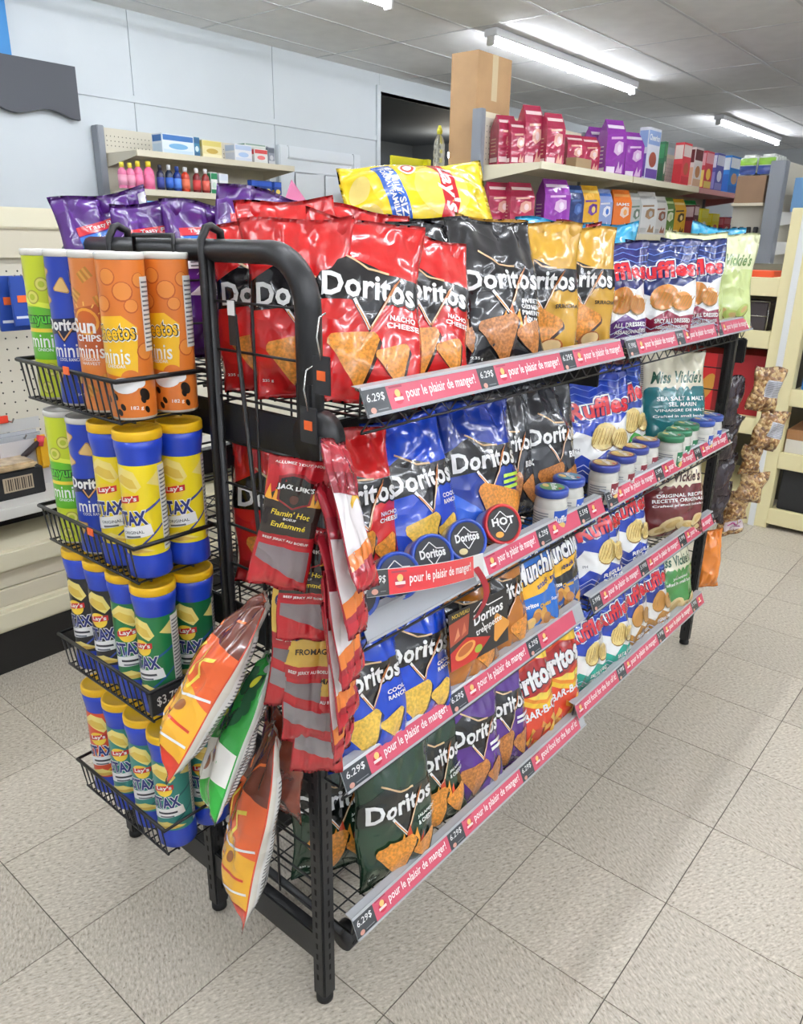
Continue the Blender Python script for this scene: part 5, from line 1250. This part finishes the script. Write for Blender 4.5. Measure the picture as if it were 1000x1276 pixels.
# grey scalloped awning sign on the wall with a blue board above
aw = thing('awning_sign', 'dark grey scalloped awning board with blue panel high on the white wall', 'sign')
y1_, z1_ = 1.86, 2.425
pts = [(.2, z1_), (y1_, z1_)]
n = 40
for i in range(n + 1):
    y = y1_ - (y1_ - .2) * i / n; pts.append((y, 2.13 - .0 + .022 * math.sin((y1_ - y) * 2 * PI / .42 - PI / 2)))
MB().prism(pts, 'x', -4.97, -4.93, mat('awning_grey', '54565c', rough=.7)).build('scalloped_board', aw)
MB().box((-4.97, .2, z1_), (-4.945, 1.46, CEIL - .02), mat('sign_blue', '2f86c8', rough=.5)).build('blue_panel', aw)

# tall gondola behind the rack
Gt = thing('tall_gondola', 'tall cream gondola stocked with pet food and cereal behind the rack', 'gondola')
ty0, ty1 = 3.00, 6.75
MB().box((-2.52, ty0 + .04, 0), (-2.48, ty1, 2.08), PEGM).build('back_panel', Gt)
MB().box((-2.52, ty0 + .04, 2.08), (-2.48, ty1, 2.11), CREAM).build('top_rail', Gt)
h = MB(); peg(h, -2.4795, ty0 + .05, ty1, 1.84, 2.07, step=.03); h.build('peg_holes', Gt)['kind'] = 'stuff'
for y in (ty0, 4.25, 5.5, ty1): MB().box((-2.53, y - .02, 0), (-2.46, y + .02, 2.12), UPR, bev=.003).build('upright', Gt)
MB().box((-2.95, ty0, 0), (-2.05, ty1, .18), CREAM2).build('base_deck', Gt)
PINKL = mat('pink_price_lip', 'd99a9c', rough=.4)
for (a_, b_) in ((ty0 + .03, 4.24), (4.26, 5.49), (5.51, ty1)):
    for z in (1.82, 1.455, 1.08, .7): lip_shelf(Gt, -2.48, -2.07, a_, b_, z, CREAM if not (b_ > 6 and z > 1.4) else PINKL)
for z in (1.82, 1.4): lip_shelf(Gt, -2.52, -2.90, ty0 + .03, 4.24, z, CREAM)
# tall brown carton and bottle on its far side
def carton(name, label, x0, x1, y0, y1, z0, z1, c='b8946a'):
    t = thing(name, label, 'cardboard box')
    cb = mat('corrugated_board', c, rough=.75, bump=.05, bscale=120, noise=.05, nscale=8)
    MB().box((x0, y0, z0), (x1, y1, z1), cb, bev=.002).build('box', t)
    MB().box((x1, (y0 + y1) / 2 - .03, z1 - (z1 - z0) * .4), (x1 + .0008, (y0 + y1) / 2 + .03, z1), mat('packing_tape', 'd9c7a2', rough=.15, coat=.7)).build('tape', t)
    return t
carton('tall_carton', 'tall brown cardboard box standing on the gondola end shelf', -2.755, -2.56, 3.06, 3.42, 1.822, 2.44)
py = onx(541, 185, -2.78)
t = thing('oil_bottle', 'clear ridged bottle with a yellow cap left of the tall cardboard box', 'bottle', (-2.86, 3.10, 1.822))
MB().lathe([(.03, 0), (.036, .006), (.036, .05), (.032, .06), (.036, .07), (.036, .10), (.032, .11), (.036, .12), (.03, .16), (.014, .19), (.014, .20)], mat('clear_bottle', 'e2e0cc', rough=.05, coat=.5, trans=.85), n=20).build('bottle_body', t)
MB().lathe([(.016, .195), (.018, .215), (.008, .245)], mat('yellow_cap', 'd8d23a', rough=.4), n=12).build('cap', t)
# bright yellow sign
p = onx(510, 215, -3.6)
sg = thing('yellow_board', 'bright yellow board behind the gondola, left of the tall cardboard box', 'board')
MB().box((-3.62, onx(488, 220, -3.6)[1], 0.002), (-3.60, onx(531, 220, -3.6)[1], onx(500, 195, -3.6)[2]), mat('yellow_plastic_board', 'e6e020', rough=.5)).build('panel', sg)
MB().box((-3.60, onx(531, 220, -3.6)[1] - .04, 1.2), (-3.56, onx(531, 220, -3.6)[1] + .0, onx(500, 195, -3.6)[2]), mat('yellow_plastic_board', 'e6e020', rough=.5)).build('edge', sg)
# boxes in the doorway and the dark store room
for (px, py_, X, w_, h, c, lb) in ((458, 232, -4.7, .2, .18, '9a7a58', 'brown carton beside the white door'), (484, 228, -4.45, .13, .14, 'c83a2a', 'small red carton in the dark doorway')):
    q = onx(px, py_ + 12, X); o = MB().box((X - .2, q[1] - w_ / 2, q[2] - h), (X, q[1] + w_ / 2, q[2] + .06), board(c), bev=.003).build('carton'); tag(o, lb, 'carton')
    st = MB().box((X - .2, q[1] - w_ / 2, 0), (X, q[1] + w_ / 2, q[2] - h), board('4a4a4e')).build('storage_stand'); tag(st, 'grey stand under the ' + lb, 'stand')
for k, (y, z, lb) in enumerate(((5.3, 1.5, 'dark stacked crate low in the store room'), (5.75, 1.65, 'tall dark crate in the store room'), (6.3, 1.5, 'dark crate at the right in the store room'))):
    o = MB().box((-6.9, y - .2, 0), (-6.4, y + .2, z), mat('dark_crate', '3a3f4a', rough=.7), bev=.01).build('storage_crate'); tag(o, lb, 'crate')
# pink paper sign sticking up behind the bags
p = onx(372, 248, -3.2)
MBp = MB().prism([(p[1] - .16, p[2] - .12), (p[1] + .18, p[2] - .12), (p[1] - .05, p[2] + .10)], 'x', -3.205, -3.2, board('ef8ab8')); o = MBp.build('pink_card'); tag(o, 'pink paper card showing above the bags near the white door', 'paper card')
st = MB().box((-3.4, p[1] - .5, 0), (-3.1, p[1] + .6, p[2] - .121), CREAM2).build('counter_unit'); tag(st, 'low cream unit behind the rack carrying the pink card', 'counter')

# pet food bags: gusseted block bags with folded tops
def petbag(x, y, z, W, D, H, col, c2, c3, label, face=-25, words=()):
    t = thing('pet_food_bag', label, 'pet food bag', (x, y, z), math.radians(90 + face), 'pet food bags on the gondola')
    m_ = film(col); b = MB(); s = [(0, 1, .9), (.06, 1, 1), (.70, 1, 1), (.86, .96, .55), (.96, .92, .16), (1, .92, .05)]
    rings = []
    for (v, fw, fd) in s: rings.append([(-W / 2 * fw, -D / 2 * fd, H * v), (W / 2 * fw, -D / 2 * fd, H * v), (W / 2 * fw, D / 2 * fd, H * v), (-W / 2 * fw, D / 2 * fd, H * v)])
    v = [q for r_ in rings for q in r_]; f = [(0, 3, 2, 1)]
    for i in range(len(rings) - 1):
        for k in range(4): f.append((i * 4 + k, i * 4 + (k + 1) % 4, i * 4 + 4 + (k + 1) % 4, i * 4 + 4 + k))
    n_ = (len(rings) - 1) * 4; f.append((n_, n_ + 1, n_ + 2, n_ + 3)); b.add(v, f, m_); b.build('bag_body', t)
    a = Art(.06); a.rect(-W * .42, H * .84, W * .42, H * .9, c3); a.poly([(-W * .12, H * .42), (W * .1, H * .36), (W * .36, H * .44), (W * .34, H * .6), (W * .1, H * .62), (-W * .08, H * .56)], c2); a.ell(W * .16, H * .49, W * .10, H * .07, c3)
    (a.text(words[0], .0, H * .67, W * .7, H * .07, WH, bold=.03) if words and words[0] == 'IAMS' else a.stroke([(-W * .3, H * .66), (W * .3, H * .68)], H * .04, c2)); a.rect(-W * .44, H * .05, W * .0, H * .16, c3)
    a.poly([(W * .05, H * .06), (W * .2, H * .26), (W * .25, H * .12), (W * .38, H * .22), (W * .4, H * .05)], c2)
    def fn(V, off):
        zf = V[:, 1] / H; d = np.interp(zf, [q[0] for q in s], [q[2] for q in s]) * D / 2
        return np.stack([V[:, 0], -d - off - .001, V[:, 1]], 1)
    a.make('printed_front', fn, t)
    a2 = Art(.06); a2.rect(-D * .4, H * .05, D * .4, H * .14, c3)
    for k in range(5): a2.rect(-D * .35, H * (.22 + k * .07), D * .2, H * (.24 + k * .07), c2)
    a2.make('printed_side', lambda V, off: np.stack([-W / 2 - off - .0006, -V[:, 0], V[:, 1]], 1), t)
XR = -2.20
def pb(px, z, W, H, col, c2, c3, lb, X=XR, D=.10, face=-25, words=()):
    y = onx(px, 180 if z > 1.7 else 260, X)[1]
    petbag(X, y, z, W, D, H, col, c2, c3, lb, face, words)
PK = ('a02445', 'd9a090', 'e6c8c8'); PU = ('8a2f9e', 'd8b0d8', 'e8d8ea')
for (px, H, lb) in ((627, .27, 'leftmost crimson pet food bag on the top shelf'), (640, .24, 'second crimson pet food bag on the top shelf'), (659, .33, 'tallest crimson pet food bag on the top shelf'), (686, .29, 'fourth crimson pet food bag on the top shelf'), (712, .20, 'short crimson pet food bag beside the price box'), (732, .21, 'crimson pet food bag left of the purple ones on the top shelf')):
    pb(px, 1.822, .13 if px != 640 else .10, H, *PK, lb, words=(), X={627: -2.40, 640: -2.34, 659: -2.30}.get(px, XR))
for (px, H, lb) in ((742, .32, 'purple pet food bag at the back left on the top shelf'), (762, .345, 'tallest purple pet food bag on the top shelf'), (786, .30, 'purple pet food bag next to the white cereal box')):
    pb(px, 1.822, .16, H, *PU, lb, X=XR if px != 742 else -2.36, words=())
for (px, H, lb) in ((618, .27, 'crimson pet food bag at the left of the lower shelf'), (645, .27, 'crimson pet food bag second on the lower shelf')): pb(px, 1.457, .17, H, *PK, lb, words=(), X=-2.40 if px == 618 else -2.30)
pb(688, 1.457, .19, .30, *PU, 'purple pet food bag alone on the lower shelf', words=())
for (px, W, H, c, c2, c3, wd, lb) in ((712, .12, .28, '23386e', '3a5a9a', '5a7ab8', 'DOG', 'dark blue pet food bag on the lower shelf'), (730, .15, .29, 'e0a92c', '6a3a8a', 'f0d070', 'CHOW', 'yellow pet food bag with a purple foot on the lower shelf'), (748, .13, .28, '8a9ac8', 'e8e8f0', '3a6ac0', 'ONE', 'silver and blue pet food bag on the lower shelf'), (770, .16, .29, 'e8772a', 'f0d8c8', 'f0a860', 'IAMS', 'orange pet food bag on the lower shelf'), (786, .12, .28, 'b8bcb8', '6a7a6a', 'e0e0dc', 'ONE', 'grey pet food bag behind the white ones'), (802, .18, .30, 'dcdcda', '9a7a5a', 'b8b8b8', 'BLUE', 'white pet food bag on the lower shelf'), (818, .14, .28, 'd2d0ca', '8a5a4a', 'a8a8a4', 'PURE', 'second white pet food bag on the lower shelf'), (829, .12, .28, '5a7a3a', 'd8d8b8', 'b8c890', 'PLUS', 'olive green pet food bag on the lower shelf'), (842, .14, .28, 'e0a92c', '5a4a2a', 'f0d890', 'PED', 'yellow pet food bag right of the olive one'), (856, .16, .28, '2a8a4a', 'd8e8d8', '7ac88a', 'NUTRI', 'bright green pet food bag at the right of the lower shelf')):
    pb(px, 1.457, W, H, c, c2, c3, lb, words=(wd,), D=.09)
y = onx(722, 198, -2.12)[1]
o = MB().box((-2.16, y - .10, 1.822), (-2.09, y + .10, 1.88), board('a48a66'), bev=.002).build('open_tray'); tag(o, 'small brown cardboard tray in front of the short crimson bags', 'tray')
# cereal boxes on the top shelf
for (px, w_, h, cols, wd, lb) in ((813, .21, .335, ('dcdfea', '8fa8d8', '6a4a9a', '9a4a3a'), ('Cheerios',), 'white heart printed cereal box next to the purple bags'), (829, .05, .30, ('2a6a4a', '3a8a5a', '2a5a3a', 'd8e0d0'), (), 'thin green box behind the white cereal box'),
        (856, .16, .30, ('d8404a', 'e8d8d0', 'c02a34', 'b85a3a'), (), 'red cereal box at the left of the cereal row'), (871, .17, .29, ('e4dcd8', '6a2a30', 'd8b090', 'b87a4a'), (), 'white cereal box with brown print'), (885, .17, .285, ('c83a4a', 'e0a0a8', 'e8d070', 'f0c850'), (), 'crimson cereal box with a yellow oval'), (899, .18, .29, ('5a5aa8', 'd8d8e8', '8a8ac8', 'e0e0ec'), (), 'lilac cereal box left of the bright blue one'), (918, .26, .30, ('2f86d8', 'e8eef4', '2a6ac0', 'c89a7a'), (), 'bright blue cereal box at the right end of the top shelf')):
    bx((px, 195), -2.10 if px != 829 else -2.2, 1.822, w_, h, .07, cols, 'cereal_box', lb, 'cereal box', wd)
for (px, w_, h, cols, lb) in ((868, .10, .24, ('6a2a30', 'e0c8c8', '9a3a3a', 'd8a0a0'), 'dark red carton right of the green pet food bag'), (879, .16, .22, ('f0e020', 'f4ec60', '3a8a4a', 'e8e8e0'), 'taller yellow carton on the lower shelf'), (893, .17, .19, ('f0e020', 'f4ec60', '3a8a4a', 'c84a3a'), 'shorter yellow carton on the lower shelf'), (908, .17, .17, ('c04050', 'd87a88', '3a3a8a', 'e8d8d8'), 'crimson carton beside the yellow ones'), (924, .30, .18, ('2f4aa8', 'e8ecf4', '3a5ac0', 'e8ecf4'), 'blue and white wrapped pack at the shelf end')):
    bx((px, 262), -2.10, 1.457, w_, h, .12, cols, 'carton', lb, 'carton')
for k, (px, c, lb) in enumerate(((868, 'c82a3a', 'red packet at the left under the pink lip'), (884, 'd83a4a', 'red packet in the middle under the pink lip'), (900, '7a5a4a', 'brown packet under the pink lip'), (914, 'b83a3a', 'dark red packet at the right under the pink lip'))):
    bx((px, 300), -2.12, 1.084, .2, .26, .1, (c, 'e8d8d8', c, 'e0b0a0'), 'carton', lb, 'carton')

# pale yellow wooden shelving at the right
S = thing('wooden_shelving', 'pale yellow painted wooden shelving at the right edge of the aisle', 'shelving')
MB().box((-.695, 3.0, 0), (-.555, 3.08, 1.56), PALE, bev=.003).build('post', S)
MB().box((-.645, 2.994, 0), (-.615, 3.0, 1.56), mat('white_trim', 'e6e8e8', rough=.5)).build('post_trim', S)
MB().box((-1.45, 3.0, 0), (-1.37, 3.08, 1.30), PALE, bev=.003).build('post', S)
MB().box((-1.45, 3.55, 0), (.9, 3.58, 1.30), mat('shelving_back', '6a675c', rough=.8)).build('back_panel', S)
for (x0, x1, zs) in ((-1.37, -.695, (1.235, .985, .55, .16)), (-.555, .9, (1.13, .72, .40, .10))):
    for z in zs: 
        MB().box((x0, 3.01, z - .02), (x1, 3.55, z), PALE).build('shelf', S); MB().box((x0, 3.0, z - .075), (x1, 3.02, z + .01), PALE, bev=.003).build('shelf_lip', S)
for k in range(5):
    o = thing('wire_bin', 'small dark wire bin, ' + ('first', 'second', 'third', 'fourth', 'fifth')[k] + ' from the left on the upper wooden shelf', 'bin'); x = -1.34 + k * .122
    b = MB(); b.box((x, 3.06, .986), (x + .115, 3.3, 1.13), mat('dark_bin', '4a4246', rough=.5), bev=.01); b.build('bin_body', o)
    b = MB()
    for (a_, c_) in (((x, 3.055, .99), (x, 3.055, 1.13)), ((x + .115, 3.055, .99), (x + .115, 3.055, 1.13)), ((x, 3.055, 1.06), (x + .115, 3.055, 1.06)), ((x, 3.055, 1.13), (x + .115, 3.055, 1.13))): b.wire(a_, c_, .003, mat('chrome_wire', 'b8b8b8', rough=.25, metal=.9))
    b.build('wire_front', o)
o = boxy('snack_carton', 'red snack carton with a golden print on the wooden shelf', 'carton', -1.2, -.9, 3.1, 3.4, .551, .30, ('b81f26', 'd83038', '8a1a20', 'd89a3a'))
a = Art(.5); a.rect(0, 0, .3, .3, 'd0262c'); a.ell(.2, .12, .035, .08, 'c8903a', -.4); a.rect(.0, .0, .08, .3, '8a1a20'); a.rect(.24, 0, .3, .3, '8a1a20'); a.make('printed_face', lambda V, off: np.stack([-1.2 + V[:, 0], 3.1 - .001 - off, .551 + V[:, 1]], 1), o, inkf=board)
o = MB().box((-.88, 3.1, .551), (-.72, 3.4, .86), board('a01c24'), bev=.003).build('snack_carton'); tag(o, 'dark red carton beside the shelving post', 'carton')
for (x, z, w_, h, c, lb) in ((-.40, .722, .25, .14, '2f7ac0', 'blue lettered carton on the right wooden shelf'), (-.40, .402, .30, .12, 'a87a52', 'brown carton on the lower right shelf'), (-.36, .102, .35, .25, '26272a', 'black plastic crate at the bottom right'), (-.40, 1.132, .3, .2, '6a6a6a', 'grey carton on the top right wooden shelf')):
    o = MB().box((x - w_ / 2, 3.05, z), (x + w_ / 2, 3.4, z + h), board(c), bev=.004).build('carton'); tag(o, lb, 'carton')
    if c == '2f7ac0':
        a = Art(.5); a.ell(w_ / 2, h / 2, .055, .045, '1f5aa8'); a.text('KD', w_ / 2, h / 2, .07, .045, WH, bold=.03); a.make('printed_face', lambda V, off: np.stack([x - w_ / 2 + V[:, 0], 3.05 - .001 - off, z + V[:, 1]], 1), o, inkf=board)
    if c == 'a87a52': MB().box((x - w_ / 2 + .004, 3.046, z + .002), (x + w_ / 2 - .004, 3.05, z + .07), board('e0ddd6')).build('lower_band', o)
o = MB().box((-.98, 3.04, 1.246), (-.74, 3.2, 1.275), board('e0562a'), bev=.002).build('orange_tray'); tag(o, 'flat orange tray on top of the wooden shelving', 'tray')
o = MB().box((-1.28, 3.06, 1.246), (-1.08, 3.3, 1.42), board('8d8f92'), bev=.004).build('grey_display'); tag(o, 'grey display box on top of the wooden shelving', 'display box')

# far gondola with paper towels
Gf = thing('far_gondola', 'far grey upright gondola stacked with paper towels at the right', 'gondola')
MB().box((-1.41, 5.0, 0), (-1.31, 5.1, 1.95), UPR, bev=.004).build('upright', Gf)
MB().box((-1.64, 5.06, 0), (-1.42, 5.10, 1.66), mat('grey_panel', 'b8b4a8', rough=.6)).build('end_panel', Gf)
MB().box((-1.36, 5.1, 0), (-1.32, 8.0, 1.95), PEGM).build('back_panel', Gf)
for z in (1.62, 1.42, 1.22, .8): lip_shelf(Gf, -1.32, -.95, 5.12, 8.0, z, mat('white_shelf', 'e4e2dc', rough=.4))
MB().box((-1.64, 5.0, 1.66), (-1.42, 5.4, 1.68), CREAM2).build('end_shelf', Gf)
carton('wide_carton', 'wide brown carton on the far gondola under the paper towels', -1.63, -1.43, 5.02, 5.38, 1.681, 1.86, c='9a7c62')
for k in range(2):
    x = -1.63 + k * .125
    t = thing('paper_towel_pack', ('left' if k == 0 else 'right') + ' green and blue paper towel pack on the far gondola', 'paper towels')
    MB().box((x, 5.03, 1.862), (x + .12, 5.35, 2.0), film('e6ebe4'), bev=.02).build('pack', t); MB().box((x + .004, 5.028, 1.93), (x + .116, 5.03, 1.975), film('8ac03a')).build('green_band', t); MB().box((x + .004, 5.028, 1.868), (x + .116, 5.03, 1.925), film('23408e')).build('blue_band', t)
o = boxy('blue_poster_box', 'blue box with a printed scene on the far gondola shelf', 'box', -1.1, -.95, 5.14, 5.5, 1.622, .2, ('5a88b8', '3a5a90', '6a9ac8', '8ab0b0'))
o = MB().box((-1.25, 5.06, 1.62), (-1.0, 5.075, 1.84), board('6f9cc8'), bev=.002).build('blue_poster'); tag(o, 'blue printed card hanging on the far gondola end', 'poster')
t = thing('tool_hanger', 'dark tools hanging on the grey far gondola end', 'tools')
for k in range(4): MB().box((-1.62 + k * .05, 5.03, 1.25 + .03 * (k % 2)), (-1.59 + k * .05, 5.055, 1.52), mat('tool_black', '2a2a2c', rough=.5), bev=.004).build('tool', t)
